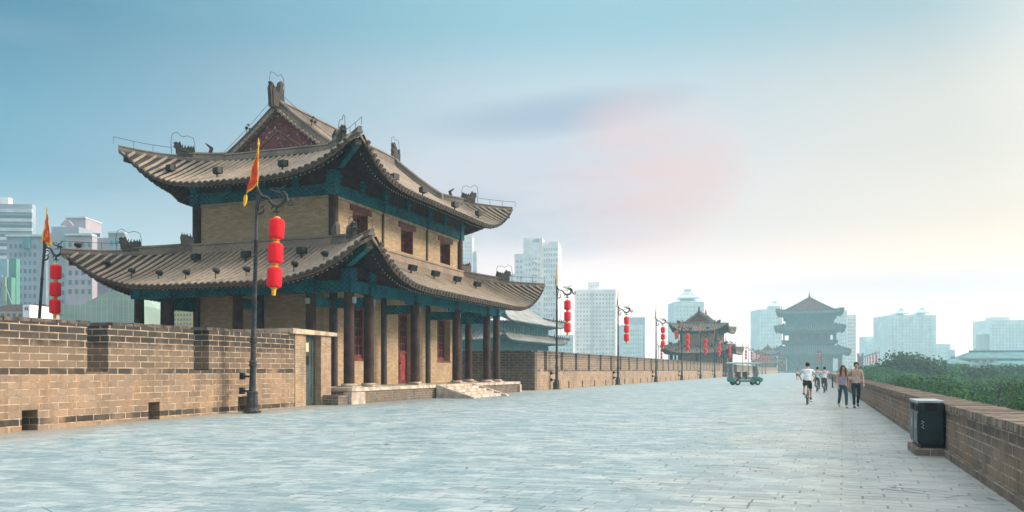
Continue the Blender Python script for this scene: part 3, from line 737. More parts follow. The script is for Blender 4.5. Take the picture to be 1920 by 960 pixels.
    ring(6.12, 9.65, 5.682, 6.3, .12, 'red_panel', REDW, b1, dx=-.07)
    for x, y in cols: m = MB(); m.box(x - .27, y - .27, 5.684, x + .27, y + .27, 6.22); m.box(x - .285, y - .285, 5.12, x + .285, y + .285, 5.612); m.build('bracket_block', BEAM, b1)
    for y in (-7.8, -2.75, 2.85, 7.85): m = MB(); m.box(wx + .01, y - .11, 4.55, 5.8, y + .11, 5.02); m.build('tie_beam', BEAM, T)
    for x in (4.0, -.15, -4.3): m = MB(); m.box(x - .11, -9.4, 4.55, x + .11, -wy - .01, 5.02); m.build('tie_beam', BEAM, T)
    for y0, y1 in ((-7.55, -3.0), (-2.5, 2.6), (3.1, 7.6)):
        
        for ya in (y0, y1 - .9): m = MB(); m.box(6.0, ya, 4.98, 6.1, ya + .9, 5.137); m.build('corner_brace', BEAM, T)
    sg = M('speaker_grey', (.35, .45, .50), .6, .15, 4, 0)
    for q in [(6.01, y + .24, 4.62, 6.15, y + .43, 4.92) for y in (-7.8, -2.75, 2.85, 7.85)] + [(6.28, -9.75, 4.6, 6.38, -9.55, 4.88), (3.9, -9.99, 4.62, 4.1, -9.89, 4.88)]: m = MB(); m.box(*q); m.build('wall_speaker', sg, T)
    # ---- lower roof
    rf = Roof(wx + .02, wy + .02, 4.45, lambda d: 7.72 - (7.72 - 5.45) * (1.3 * (d / 4.45) - .3 * (d / 4.45) ** 2), 1.72)
    m = MB(); rf.surface(m); lr = m.build('lower_roof', TILE_PAN, T, True)
    t, e, dr = MB(), MB(), MB(); rf.tiles(t, e, dr, .36, .098); merge(t, e, dr).build('roof_tiles', [TILE, TILE_END], lr, True)
    m = MB(); rf.surface(m, dz=-.14, nd=6); m.build('soffit', RAFT, lr, True)
    m, dts = MB(), MB(); rf.rafters(m, dts, .26, .10); merge(m, dts).build('rafters', [RAFT, WHITE_DOT], lr)
    m = MB()
    for sd_ in 'EWNS': m.sweep(rf.eave(sd_, -.10, dd=-.04), [(-.03, -.07), (-.03, .07), (.03, .07), (.03, -.07)])
    m.build('fascia_board', FASC, lr)
    m = MB(); rs = [(a * 1.0, b) for a, b in [(-.2, -.1), (-.2, .12), (-.12, .15), (-.12, .30), (-.18, .33), (-.14, .42), (.1, .44), (.1, -.1)]]
    hxo, hyo = wx + .16, wy + .16; pts = [(hxo, -hyo), (hxo, hyo), (-hxo, hyo), (-hxo, -hyo)]
    for i in range(4):
        a, b = Vector(pts[i] + (7.66,)), Vector(pts[(i + 1) % 4] + (7.66,)); out = Vector(((b - a).y, -(b - a).x, 0)).normalized(); m.sweep([a, b], [(-q, r_) for q, r_ in rs], side=tuple(out))
    m.build('wall_ridge', RIDGE_PINK, lr)
    for sx in (1, -1):
        for sy in (1, -1):
            m = MB(); m.sweep(rf.hip(sx, sy, .02, .52, 8, .02), rsec(1.15)); m.sweep(rf.hip(sx, sy, .50, 1.0, 10, .02), rsec(.82, .8)); h = m.build('hip_ridge', RIDGE, lr)
            yaw = math.atan2(sy, sx); p1, p0 = rf.hip(sx, sy, .53, .55, 1, .22)[0], rf.hip(sx, sy, .04, .06, 1, .30)[0]; p2 = rf.hip(sx, sy, .97, .99, 1, .10)[0]
            m = MB(); beast(m, p1, yaw, 1.1); m.build('ridge_beast', BEAST, lr, True)
            m = MB(); beast(m, p0, yaw + math.pi, 1.15); m.build('ridge_beast', RIDGE, lr, True)
            m = MB(); wire_loop(m, p1, yaw, 1.0)
            tp = rf.hip(sx, sy, .6, 1.0, 6, .62)
            m.tube(tp, .012, 4)
            for q in tp[::2]: m.tube([q, q - Vector((0, 0, .35))], .012, 4)
            m.build('lightning_wire', BLACK, lr)
            m = MB(); q0, q1 = rf.hip(sx, sy, .45, .88, 1, -.42); m.bar(q0 - Vector((0, 0, .5)), q1 + Vector((sx * .18, sy * .18, .02)), .26, .28); m.build('corner_beam', BEAM, lr)
            m = MB(); m.bar(q1 + Vector((sx * .15, sy * .15, .02)), q1 + Vector((sx * .34, sy * .34, .05)), .28, .30); m.build('corner_cap', BEAST, lr)
    for sy in (-1,):
        for i, w in enumerate((-8.0, -6.3, -4.8, -3.2, -1.6, .1, 1.8, 4.4, 6.0)): p = rf.P('S', w, 3.75, .08); put('floodlight', FLR, T, p, R(180 if i % 2 else 150))
        for w in (-2.9, .1, 3.3): p = rf.P('S', w, 1.55, .10); put('floodlight', FLB, T, p, R(170))
    for w in (-8.2, -5.9, -3.2, -.3, 2.8, 6.0): p = rf.P('E', w, 1.9, .12); put('floodlight', FLB, T, p, R(70), R(20))
    # ---- upper storey
    op = [(-5.15, .78, 8.28, 9.66), (.2, .78, 8.28, 9.66), (5.6, .78, 8.28, 9.66)]
    m = MB(); m.box(-wx + .02, -wy + .02, 7.2, wx - .55, wy - .02, 10.5)
    y = -wy + .02
    for c, h, z0, z1 in op:
        m.box(wx - .549, y, 7.2, wx - .02, c - h, 10.5); m.box(wx - .549, c - h, 7.2, wx - .02, c + h, z0); m.box(wx - .549, c - h, z1, wx - .02, c + h, 10.5); y = c + h
    m.box(wx - .549, y, 7.2, wx - .02, wy - .02, 10.5); m.build('brick_wall', BRICK_HALL, T)
    for c, h, z0, z1 in op:
        m = MB(); xx = wx - .42; m.box(xx - .1, c - h, z0, xx, c - h + .1, z1); m.box(xx - .1, c + h - .1, z0, xx, c + h, z1); m.box(xx - .1, c - h + .1, z1 - .14, xx, c + h - .1, z1); m.box(xx - .1, c - .05, z0, xx + .01, c + .05, z1 - .14)
        m.box(xx - .1, c - h + .1, z0, xx, c + h - .1, z0 + .1); m.box(xx + .001, c + h - .012, z0, wx - .03, c + h + .0, z1); f = m.build('window', RED, T)
        m = MB(); m.box(xx - .12, c - h + .05, z0, xx - .105, c + h - .05, z1 - .05); m.build('dark_backing', HOLE, f)
        m = MB(); lattice(m, xx - .07, c - h + .1, c - .05, z0 + .1, z1 - .14, 2, 2, .05); lattice(m, xx - .07, c + .05, c + h - .1, z0 + .1, z1 - .14, 2, 2, .05); m.build('lattice', RED, f)
        m = MB(); m.box(wx - .5, c - h - .3, z1 + .003, wx + .04, c + h + .3, z1 + .30); m.build('lintel', RED, f)
    for x, y in [(wx, -wy), (wx, wy), (-wx, -wy), (-wx, wy)]:
        m = MB(); m.lathe((x, y, 7.6), [(.24, 0), (.235, 2.55)], 18); m.build('upper_column', COLM, T, True)
    for y in (-2.75, 2.85): m = MB(); m.lathe((wx - .03, y, 7.6), [(.11, 0), (.11, 2.55)], 12); m.build('upper_column', WOOD, T, True)
    m = MB(); m.box(wx - .018, -wy + .22, 9.99, wx + .05, wy - .22, 10.135); m.box(-wx + .25, -wy - .05, 9.99, wx - .25, -wy + .019, 10.135); m.box(wx - .018, -wy + .26, 8.1, wx + .015, -wy + .36, 9.99); m.build('plaster_band', M('plaster_band', (.42, .34, .25), .85, .25, 3, .2), T)
    b2 = ring(wx, wy, 10.14, 10.58, .34, 'painted_beam', BEAM)
    ring(wx + .02, wy + .02, 10.582, 10.66, .46, 'ledge_board', TEALW, b2)
    ring(wx, wy, 10.662, 11.9, .14, 'red_panel', REDW, b2)
    for x, y in [(sx_ * wx, y_) for sx_ in (1, -1) for y_ in (-wy, -5.2, -2.75, .05, 2.85, 5.3, wy)] + [(x_, sy_ * wy) for sy_ in (1, -1) for x_ in (-2, 0, 2)]:
        k = .25 if abs(y) > 7 and abs(x) > 3.9 or abs(y - .05) > 2 and abs(y) < 3 else .17
        m = MB(); m.box(x - k, y - k, 10.664, x + k, y + k, 11.3); m.box(x - k - .08, y - k - .08, 11.0, x + k + .08, y + k + .08, 11.12)
        if k > .2: m.box(x - .26, y - .26, 10.12, x + .26, y + .26, 10.60)
        m.build('bracket_block', BEAM, b2)
    # ---- upper roof
    zf = lambda d: 15.1 - .883 * (d + 3.15) + .0335 * (d + 3.15) ** 2
    ru = Roof(3.15, 6.6, 3.7, zf, 1.55, 2.5, .35, inner=3.15)
    m = MB(); ru.surface(m, nd=10); ur = m.build('upper_roof', TILE_PAN, T, True)
    t, e, dr = MB(), MB(), MB(); ru.tiles(t, e, dr, .36, .098, nd=12); merge(t, e, dr).build('roof_tiles', [TILE, TILE_END], ur, True)
    m = MB(); ru.surface(m, dz=-.14, nd=6, dmin=-.4); m.build('soffit', RAFT, ur, True)
    m, dts = MB(), MB(); ru.rafters(m, dts, .26, .10); merge(m, dts).build('rafters', [RAFT, WHITE_DOT], ur)
    m = MB()
    for sd_ in 'EWNS': m.sweep(ru.eave(sd_, -.10, dd=-.04), [(-.03, -.07), (-.03, .07), (.03, .07), (.03, -.07)])
    m.build('fascia_board', FASC, ur)
    m = MB(); m.sweep([Vector((0, -6.7, 15.02)), Vector((0, 6.7, 15.02))], [(-.2, -.1), (-.2, .14), (-.13, .17), (-.13, .45), (-.19, .49), (-.12, .60), (0, .64), (.12, .60), (.19, .49), (.13, .45), (.13, .17), (.2, .14), (.2, -.1)]); m.build('main_ridge', RIDGE, ur)
    for sy in (1, -1):
        m = MB(); beast(m, Vector((0, sy * 6.7, 15.35)), math.pi / 2 * sy + math.pi, .88, 1); m.build('ridge_dragon', BEAST, ur, True)
        m = MB(); wire_loop(m, Vector((0, sy * 6.7, 15.9)), math.pi / 2 * sy + math.pi, 1.0); m.build('lightning_wire', BLACK, ur)
        # gable wall, its boards and the sloping ridges
        gy = sy * 6.42; n = 10
        top = [(-3.15 + 6.3 * i / (2 * n), 0) for i in range(2 * n + 1)]; zt = lambda x: zf(abs(x) - 3.15)
        poly = [(x, zt(x) - .12) for x, _ in top]; poly = [(-3.15, 12.2)] + poly + [(3.15, 12.2)]
        m = MB(); m.prism(poly, 'y', gy - .06, gy + .06); g = m.build('gable_wall', GABLE, T)
        m = MB(); yo = gy + sy * .07
        for s_ in (1, -1): m.bar((0, yo, 14.0), (s_ * 1.75, yo, 12.85), .05, .10, up=(0, sy, 0)); m.bar((0, yo + sy * .01, 14.0), (s_ * 1.75, yo + sy * .01, 12.85), .03, .05, up=(0, sy, 0))
        m.build('gable_trim', FASC, g)
        m = MB()
        for s_ in (1, -1):
            pts_ = [Vector((s_ * 3.45 * i / 10, sy * 6.62, zt(3.45 * i / 10) + .02)) for i in range(11)]; m.sweep(pts_, [(-.30, -.06), (-.30, .05), (.16, .05), (.16, -.06)], side=(0, sy, 0))
            for i in range(1, 15):
                xx = s_ * 3.45 * i / 15; z = zt(xx); m.tube([(xx, sy * 6.4, z + .02), (xx, sy * 6.84, z + .02)], .085, 8)
        m.build('verge_tiles', TILE, ur)
        for s_ in (1, -1):
            m = MB(); pts_ = [Vector((s_ * (3.5 * i / 10 + .02), sy * 6.45, zt(3.5 * i / 10) + .04)) for i in range(11)]; m.sweep(pts_, rsec(1.2, 1.15), side=(0, 1, 0)); m.build('gable_ridge', RIDGE, ur)
        m = MB(); m.sweep([Vector((-3.2, sy * 6.72, 12.62)), Vector((3.2, sy * 6.72, 12.62))], [(a, b * .9) for a, b in rsec(1.1)], side=(0, 1, 0)); m.build('gable_foot_ridge', RIDGE, ur)
        for sx in (1, -1):
            m = MB(); m.sweep(ru.hip(sx, sy, .0, .42, 8, .02), rsec(1.15)); m.sweep(ru.hip(sx, sy, .40, 1.0, 10, .02), rsec(.82, .8)); m.build('hip_ridge', RIDGE, ur)
            yaw = math.atan2(sy, sx)
            m = MB(); beast(m, ru.hip(sx, sy, .43, .5, 1, .22)[0], yaw, 1.1); m.build('ridge_beast', BEAST, ur, True)
            m = MB(); m.tube([ru.hip(sx, sy, .18, .2, 1, .3)[0], ru.hip(sx, sy, .16, .2, 1, .7)[0], ru.hip(sx, sy, .22, .3, 1, .95)[0]], [.12, .11, .03], 8); m.build('ridge_beast', BEAST, ur, True)
            m = MB(); wire_loop(m, ru.hip(sx, sy, .43, .5, 1, .3)[0], yaw, 1.0); tp = ru.hip(sx, sy, .55, 1.04, 6, .62); m.tube(tp, .012, 4)
            for q in tp[::2]: m.tube([q, q - Vector((0, 0, .35))], .012, 4)
            m.build('lightning_wire', BLACK, ur)
            m = MB(); q0, q1 = ru.hip(sx, sy, .40, .88, 1, -.42); m.bar(q0 - Vector((0, 0, .5)), q1 + Vector((sx * .18, sy * .18, .02)), .26, .28); m.build('corner_beam', BEAM, ur)
            m = MB(); m.bar(q1 + Vector((sx * .15, sy * .15, .02)), q1 + Vector((sx * .34, sy * .34, .05)), .28, .30); m.build('corner_cap', BEAST, ur)
    m = MB()
    for s_ in (1, -1):
        pts_ = [Vector((s_ * 4.0 * i / 8, -6.5, zf(4.0 * i / 8 - 3.15) + .95 - .03 * i)) for i in range(9)]; m.tube(pts_, .012, 4)
        q = pts_[4]; m.tube([q, q + Vector((0, 0, -.5))], .02, 5); m.ball(q + Vector((.0, 0, .04)), .09); m.ball(q + Vector((.22, 0, -.05)), .08); m.ball(q + Vector((.1, 0, .2)), .06)
    m.build('roof_lamp_cluster', BLACK, ur)
    for w in (-4.2, -1.4, 2.4): p = ru.P('S', w, 3.0, .12); put('floodlight', FLB, T, p, R(165))
    for w in (-7.6, -5.0, -1.6, 2.8, 6.5): p = ru.P('E', w, 2.8, .12); put('floodlight', FLB, T, p, R(80))
    return T
hall = make_hall()
def trim_roof(name, ix, iy, fl, ff, up):
    """the eaves reach out less at the back and at the far end than over the road"""
    root = [c for c in hall.children if c.name.startswith(name)][0]
    for o in [root] + list(root.children):
        for v in o.data.vertices:
            x, y, z = v.co
            if x < -ix: e = (-x - ix); x = -ix - e * fl; z += up * min(1, e / 4) ** 2 * (1 if y < -iy else .3)
            if y > iy: y = iy + (y - iy) * ff
            v.co = (x, y, z)
trim_roof('lower_roof', 4.2, 7.9, .84, .72, .0)
trim_roof('upper_roof', 3.3, 6.7, .84, .72, .4)
h2 = copy_tree(hall); h2.location.y += 168; tag(h2, 'second hazy two-storey tiled hall far along the parapet, behind the lantern posts')
h3 = copy_tree(hall); h3.location = (-26.5, 507, -.2); tag(h3, 'faint blue-grey third hall roof in the distance left of the big tower')
# ------------------------------------------------------------------ lantern posts
def make_post():
    T = empty('lantern_post', (0, 0, 0))
    m = MB(); m.lathe((0, 0, 0), [(.34, -.02), (.34, .03), (.27, .05), (.22, .16), (.19, .66), (.21, .70), (.16, .74)], 8); m.build('pedestal', IRON, T)
    m = MB(); m.lathe((0, 0, .72), [(.125, 0), (.105, .9), (.145, .93), (.145, .99), (.11, 1.02), (.145, 1.05), (.145, 1.09), (.098, 1.14), (.092, 1.75), (.14, 1.78), (.14, 1.83), (.10, 1.86), (.12, 1.9), (.12, 1.94), (.095, 2.0), (.085, 3.2), (.10, 3.22), (.10, 3.28), (.078, 3.3), (.068, 5.4), (.085, 5.42), (.085, 5.47), (.062, 5.5), (.058, 7.2), (.075, 7.24), (.05, 7.38)], 14); m.build('pole', IRON, T, True)
    f = lambda pts: [((a - 215) * .0042, 0, 8.1 - (b_ - 430) * .0042) for a, b_ in pts]
    m = MB()
    m.tube(f([(215, 470), (245, 490), (262, 512), (300, 518), (332, 535), (352, 565), (380, 592), (420, 604), (455, 596), (486, 572), (494, 540), (478, 512), (452, 497), (424, 500)]), [.05, .05, .05, .05, .055, .06, .065, .07, .07, .07, .065, .055, .05, .03], 8)
    m.tube(f([(452, 492), (480, 488), (506, 510), (520, 560), (542, 600), (568, 596), (580, 572), (566, 552), (548, 560), (550, 578)]), [.04, .05, .055, .05, .045, .04, .035, .03, .025, .02], 8)
    m.tube(f([(452, 500), (425, 480), (390, 478), (355, 465), (340, 452)]), [.045, .05, .035, .025, .01], 6)
    m.tube(f([(430, 478), (460, 455), (485, 440), (508, 424)]), [.03, .025, .02, .008], 5); m.tube(f([(380, 470), (350, 445), (400, 448), (440, 462)]), .014, 5)
    m.tube(f([(440, 520), (400, 520), (365, 530)]), [.03, .02, .01], 5)
    m.tube(f([(220, 650), (250, 662), (278, 650), (292, 622), (280, 600), (258, 604), (256, 622)]), [.04, .045, .04, .035, .028, .022, .015], 7)
    m.tube(f([(232, 640), (232, 590), (245, 552), (280, 545), (300, 560)]), [.03, .03, .035, .03, .015], 6); m.tube(f([(280, 600), (300, 585), (296, 568)]), [.02, .015, .006], 5)
    m.tube(f([(222, 460), (250, 500), (240, 540)]), [.05, .045, .02], 6)
    m.tube(f([(412, 604), (415, 632), (405, 650), (384, 650), (378, 664)]), [.05, .045, .035, .025, .01], 6)
    m.tube(f([(415, 632), (430, 655), (450, 648), (465, 660)]), [.04, .035, .025, .01], 6); m.tube(f([(412, 635), (418, 668)]), [.04, .01], 6)
    m.tube(f([(392, 598), (372, 612), (362, 630), (380, 636)]), [.035, .03, .02, .01], 6)
    m.build('dragon_bracket', IRON, T, True)
    for z in (.62, 1.15):
        m = MB(); m.box(-.52, -.07, z, -.36, .07, z + .24); m.box(-.38, -.03, z + .08, -.1, .03, z + .15)
        m.build('wall_bracket', BLACK, T)
    m = MB(); m.tube([(0, 0, 8.05), (0, 0, 9.55)], .018, 6); m.tube([(0, 0, 9.55), (0, 0, 9.62), (0, 0, 9.85)], [.018, .04, .005], 6); m.build('flag_rod', FYEL, T)
    return T
def flag(T, kind, seed):
    rn = random.Random(seed); n, k = 14, 8; m = MB(); pts = []
    def P(t, s):           # t down the rod 0..1, s outward 0..1
        if kind == 'swept':
            a = Vector((.02, 0, 9.5 - 1.3 * t)); tip = Vector((-.62, .05, 7.75)); b = Vector((-.02, 0, 9.5)).lerp(tip, t ** .8)
            p = a.lerp(b, s); p.z -= .16 * s * math.sin(t * 3.1)
        elif kind == 'hang':
            p = Vector((-.26 * t + .86 * t * s + .02, .0, 9.5 - 1.52 * t - .22 * t * s * (1 - .3 * s)))
        else:
            p = Vector((-.03 - .15 * t * s, 0, 9.5 - 1.35 * t - .30 * s * t))
        p.y += .07 * math.sin(s * 9 + t * 4 + seed) * s * (.4 + t) + .02 * math.sin(t * 17); p.x += .02 * math.sin(t * 13 + seed) * s
        return p
    for i in range(n + 1):
        for j in range(k + 1): m.v.append(tuple(P(i / n, j / k)))
    for i in range(n):
        for j in range(k):
            e = i == n - 1 or j == k - 1 or (kind == 'hang' and j == 0); 
            m.f.append((i * (k + 1) + j, i * (k + 1) + j + 1, (i + 1) * (k + 1) + j + 1, (i + 1) * (k + 1) + j)); m.m.append(1 if e else 0)
    if kind == 'swept':
        for t0, t1 in ((.0, 1),):
            q = [P(1, s / 6) for s in range(7)]; m.tube([q[-1] + Vector((.02, 0, .1)), q[-1], q[-1] + Vector((-.03, .02, -.18)), q[-1] + Vector((-.06, 0, -.30))], [.05, .07, .06, .02], 6, 1)
    o = m.build('pennant', [FRED, FYEL], T, True)
    md = o.modifiers.new('thick', 'SOLIDIFY'); md.thickness = .008
    if kind == 'hang':         # yellow scroll emblem sewn on the cloth
        e = MB(); c = P(.68, .5)
        for a0, r in ((0, .10), (2.2, .14), (4.1, .08)):
            e.tube([c + Vector((math.cos(a0 + q * .7) * r * .6, -.012 - .0, math.sin(a0 + q * .7) * r + (a0 - 2) * .05)) for q in range(6)], .014, 5)
        e.build('emblem', FYEL, o)
    return o
def make_lanterns():
    T = empty('lantern_string', (0, 0, 0))
    m = MB(); m.tube([(0, 0, 0), (0, 0, .26)], .012, 5); m.build('cord', BLACK, T)
    for i in range(3):
        z = -.05 - .87 * i - .74
        pr = [(.10, 0), (.20, .01), (.25, .045), (.265, .10), (.265, .36), (.265, .63), (.25, .685), (.20, .72), (.10, .73)]
        m = MB(); b = len(m.v); n = 28; m.lathe((0, 0, z), pr, n)
        for q in range(len(m.v)):
            if q % 2: x, y, zz = m.v[q]; m.v[q] = (x * .955, y * .955, zz)
        L = m.build('lantern', LRED, T, True)
        m = MB(); m.lathe((0, 0, z + .728), [(.12, 0), (.12, .05), (.07, .08)], 16); m.build('gold_rim', LGOLD, L, True); m = MB(); m.lathe((0, 0, z - .052), [(.09, 0), (.125, .015), (.125, .055)], 16); m.build('gold_rim', LGOLD, L, True)
        if i == 2: m = MB(); m.lathe((0, 0, z - .27), [(.07, 0), (.075, .1), (.085, .22)], 12); m.build('tassel', LGOLD, L)
    return T
POST, LAN = make_post(), make_lanterns()
first = [True, True]
def post(x, y, lean, side, lab, lab2, fk, seed, group='lantern posts along the walkway', z=0):
    p = POST if first[0] else copy_tree(POST)
    if not first[0]:
        for c in list(p.children):
            if c.name.startswith('pennant'): bpy.data.objects.remove(c)
    first[0] = False
    p.location = (x, y, z); p.rotation_euler = (0, lean, 0 if side > 0 else math.pi); tag(p, lab, 'lantern post', group)
    if fk: flag(p, fk, seed)
    q = LAN if first[1] else copy_tree(LAN); first[1] = False
    off = Matrix.Rotation(lean, 3, 'Y') @ Vector((.87, 0, 6.98)); q.location = (x + off.x * side, y, off.z + z); q.rotation_euler = (0, lean * 1.6, seed); tag(q, lab2, 'lanterns', 'red lantern strings')
post(-19.2, 25.8, R(1.7), 1, 'tall cast iron dragon post standing against the near parapet, pennant on top', 'three large red lanterns hanging in front of the near hall', 'swept', 1)
first_flag = None
ordn = ['first', 'second', 'third', 'fourth', 'fifth', 'sixth', 'seventh']
for i in range(7):
    post(-19.2, 64 + 21.8 * i, 0, 1, '%s dragon lantern post past the near hall along the long parapet' % ordn[i], 'lantern string on the %s post past the near hall' % ordn[i], 'thin', 3 + i)
p = at(73, 0, 43.4)
post(p.x - .35, p.y, R(5.2), 1, 'leaning dragon post behind the near parapet beside the grey stone city building', 'three red lanterns behind the near parapet, left of the hall eaves', 'hang', 12)
for i in range(6):
    post(-19.2, 240 + 21.8 * i, 0, 1, '%s hazy lantern post past the second hall, by the distant parapet' % ordn[i], 'faint lantern string on the %s post past the second hall' % ordn[i], 'thin', 20 + i)
for i, u in enumerate((1455, 1459.5, 1463)):
    p = at(u, 0, 455 + 22 * i); post(p.x, p.y, 0, 1, '%s tiny faded lantern post before the big gate tower' % ordn[i], '%s tiny faded lantern string before the big gate tower' % ordn[i], 'thin', 40 + i)
post(-38.9, 221, 0, 1, 'hazy lantern post behind the parapet, left of the second hall', 'small lanterns showing over the parapet left of the second hall', 'thin', 31)
post(-38.9, 238, 0, 1, 'second hazy post behind the parapet, nearer the second hall roof', 'small lanterns close to the second hall, over the parapet', 'thin', 33)
post(1.2, 297, 0, -1, 'single hazy lantern post standing before the big gate tower', 'single red lantern string in front of the big gate tower', None, 34)
for i in range(7):
    post(20.4 + .15 * i, 326 + 21.8 * i, 0, -1, '%s hazy lantern post above the treetops beside the stone turret' % ordn[i], '%s faded lantern string above the treetops beside the turret' % ordn[i], 'thin', 50 + i)

# big red banner on its own pole by the second hall
bn = empty('banner_pole', (at(1272, 0, 190).x, at(1272, 0, 190).y, 0), 0, 'tall thin pole with a wide red banner in front of the second hall', 'banner pole')
m = MB(); m.tube([(0, 0, 0), (0, 0, 11.2)], .06, 8); m.build('pole', IRON, bn)
m = MB()
for i in range(9):
    for j in range(7): m.v.append((-.02 - .95 * i / 8 * (1 - .25 * (6 - j) / 6), .08 * math.sin(i * 1.3), 10.6 - 1.9 * (6 - j) / 6 - .5 * (i / 8)))
for i in range(8):
    for j in range(6): m.f.append((i * 7 + j, i * 7 + j + 1, (i + 1) * 7 + j + 1, (i + 1) * 7 + j)); m.m.append(0)
o = m.build('banner', FRED, bn, True); md = o.modifiers.new('thick', 'SOLIDIFY'); md.thickness = .01

# ------------------------------------------------------------------ twin litter bin on its plinth
b = empty('litter_bin', (1.64, 16.45, 0), 0, 'dark twin-compartment metal litter bin on a low brick plinth by the parapet', 'litter bin')
m = MB(); m.box(-.03, .0, -.02, .44, 1.36, .14); m.build('plinth', BRICK_PLINTH, b)
m = MB(); m.box(.06, .05, .14, .40, 1.28, .20); m.build('foot', BLACK, b)
m = MB(); m.box(.02, .02, .20, .42, .64, .93); m.box(.02, .68, .20, .42, 1.30, .93); m.box(.05, .64, .22, .40, .68, .90); bb = m.build('body', BINM, b)
for y in (.02, .68):
    m = MB(); m.box(.003, y + .03, .24, .019, y + .58, .74); m.build('side_door', BINLIT, b)
    m = MB(); m.box(.005, y + .08, .78, .0185, y + .54, .89); m.build('slot', HOLE, b)
m = MB(); m.box(0, 0, .931, .44, 1.32, .965); m.build('lid', BINTOP, b)
m = MB(); m.box(.04, .004, .22, .40, .019, .775); m.box(.04, .006, .79, .12, .019, .925); m.box(.32, .006, .79, .40, .019, .925); m.build('end_panel', BINM, b)
m = MB(); m.box(.12, .004, .80, .32, .0195, .92); m.build('end_slot', HOLE, b)
m = MB()
for dx, dz in ((0, 0), (.02, .03), (-.002, .06), (.024, .085), (.0, .10), (.02, -.02)): m.box(.075 + dx, .0015, .50 + dz, .087 + dx, .0039, .514 + dz)
for y in (.02, .68):
    for z in (.60, .57, .535, .505, .47): m.box(.0005, y + .26, z, .0029, y + .285 + (z * 100 % 2) * .02, z + .018)
m.build('white_lettering', WHITE, b)
# ------------------------------------------------------------------ people
def skin_mesh(J, E, root, sub=2):
    """grow one continuous skin round a skeleton: J name -> (x, y, z, radius)"""
    names = list(J); me = bpy.data.meshes.new('tmp'); me.from_pydata([J[n][:3] for n in names], [(names.index(a), names.index(b)) for a, b in E], [])
    o = bpy.data.objects.new('tmp', me); col.objects.link(o)
    md = o.modifiers.new('s', 'SKIN'); md.use_smooth_shade = True; sd_ = o.modifiers.new('u', 'SUBSURF'); sd_.levels = sub; sd_.render_levels = sub
    for i, n in enumerate(names):
        v = me.skin_vertices[0].data[i]; r = J[n][3]; v.radius = r if isinstance(r, tuple) else (r, r); v.use_root = (n == root)
    bpy.context.view_layer.update(); dg = bpy.context.evaluated_depsgraph_get(); ev = bpy.data.meshes.new_from_object(o.evaluated_get(dg))
    m = MB(); m.add([v.co[:] for v in ev.vertices], [tuple(p.vertices) for p in ev.polygons])
    bpy.data.objects.remove(o); bpy.data.meshes.remove(me); bpy.data.meshes.remove(ev); return m
SKIN_M = M('skin', (.50, .27, .19), .6, .1, 4, 0); HAIRK = M('black_hair', (.02, .016, .015), .6, .2, 20, .2); HAIRR = M('auburn_hair', (.11, .035, .025), .6, .3, 20, .2)
def cloth(name, c): return M(name, c, .9, .22, 5, .3)
def hand(m, w, d, side):
    """palm plus five unequal curled fingers; w wrist, d pointing direction"""
    w, d = Vector(w), Vector(d).normalized(); s = d.cross(Vector((0, 1, 0)));
    if s.length < .1: s = d.cross(Vector((0, 0, 1)))
    s = d.cross(s).normalized(); c = d.cross(s).normalized() * side
    m.tube([w, w + d * .04, w + d * .085], [.024, .036, .032], 8)
    for i, L in enumerate((.068, .078, .072, .056)):
        q = w + d * .08 + s * (i - 1.5) * .019; m.tube([q, q + d * L * .45 + c * .006, q + d * L * .8 + c * .022, q + d * L * .95 + c * .036], [.0095, .009, .008, .006], 6)
    q = w + d * .03 - s * .03; m.tube([q, q + d * .03 - s * .022, q + d * .06 - s * .024 + c * .014], [.012, .011, .008], 6)
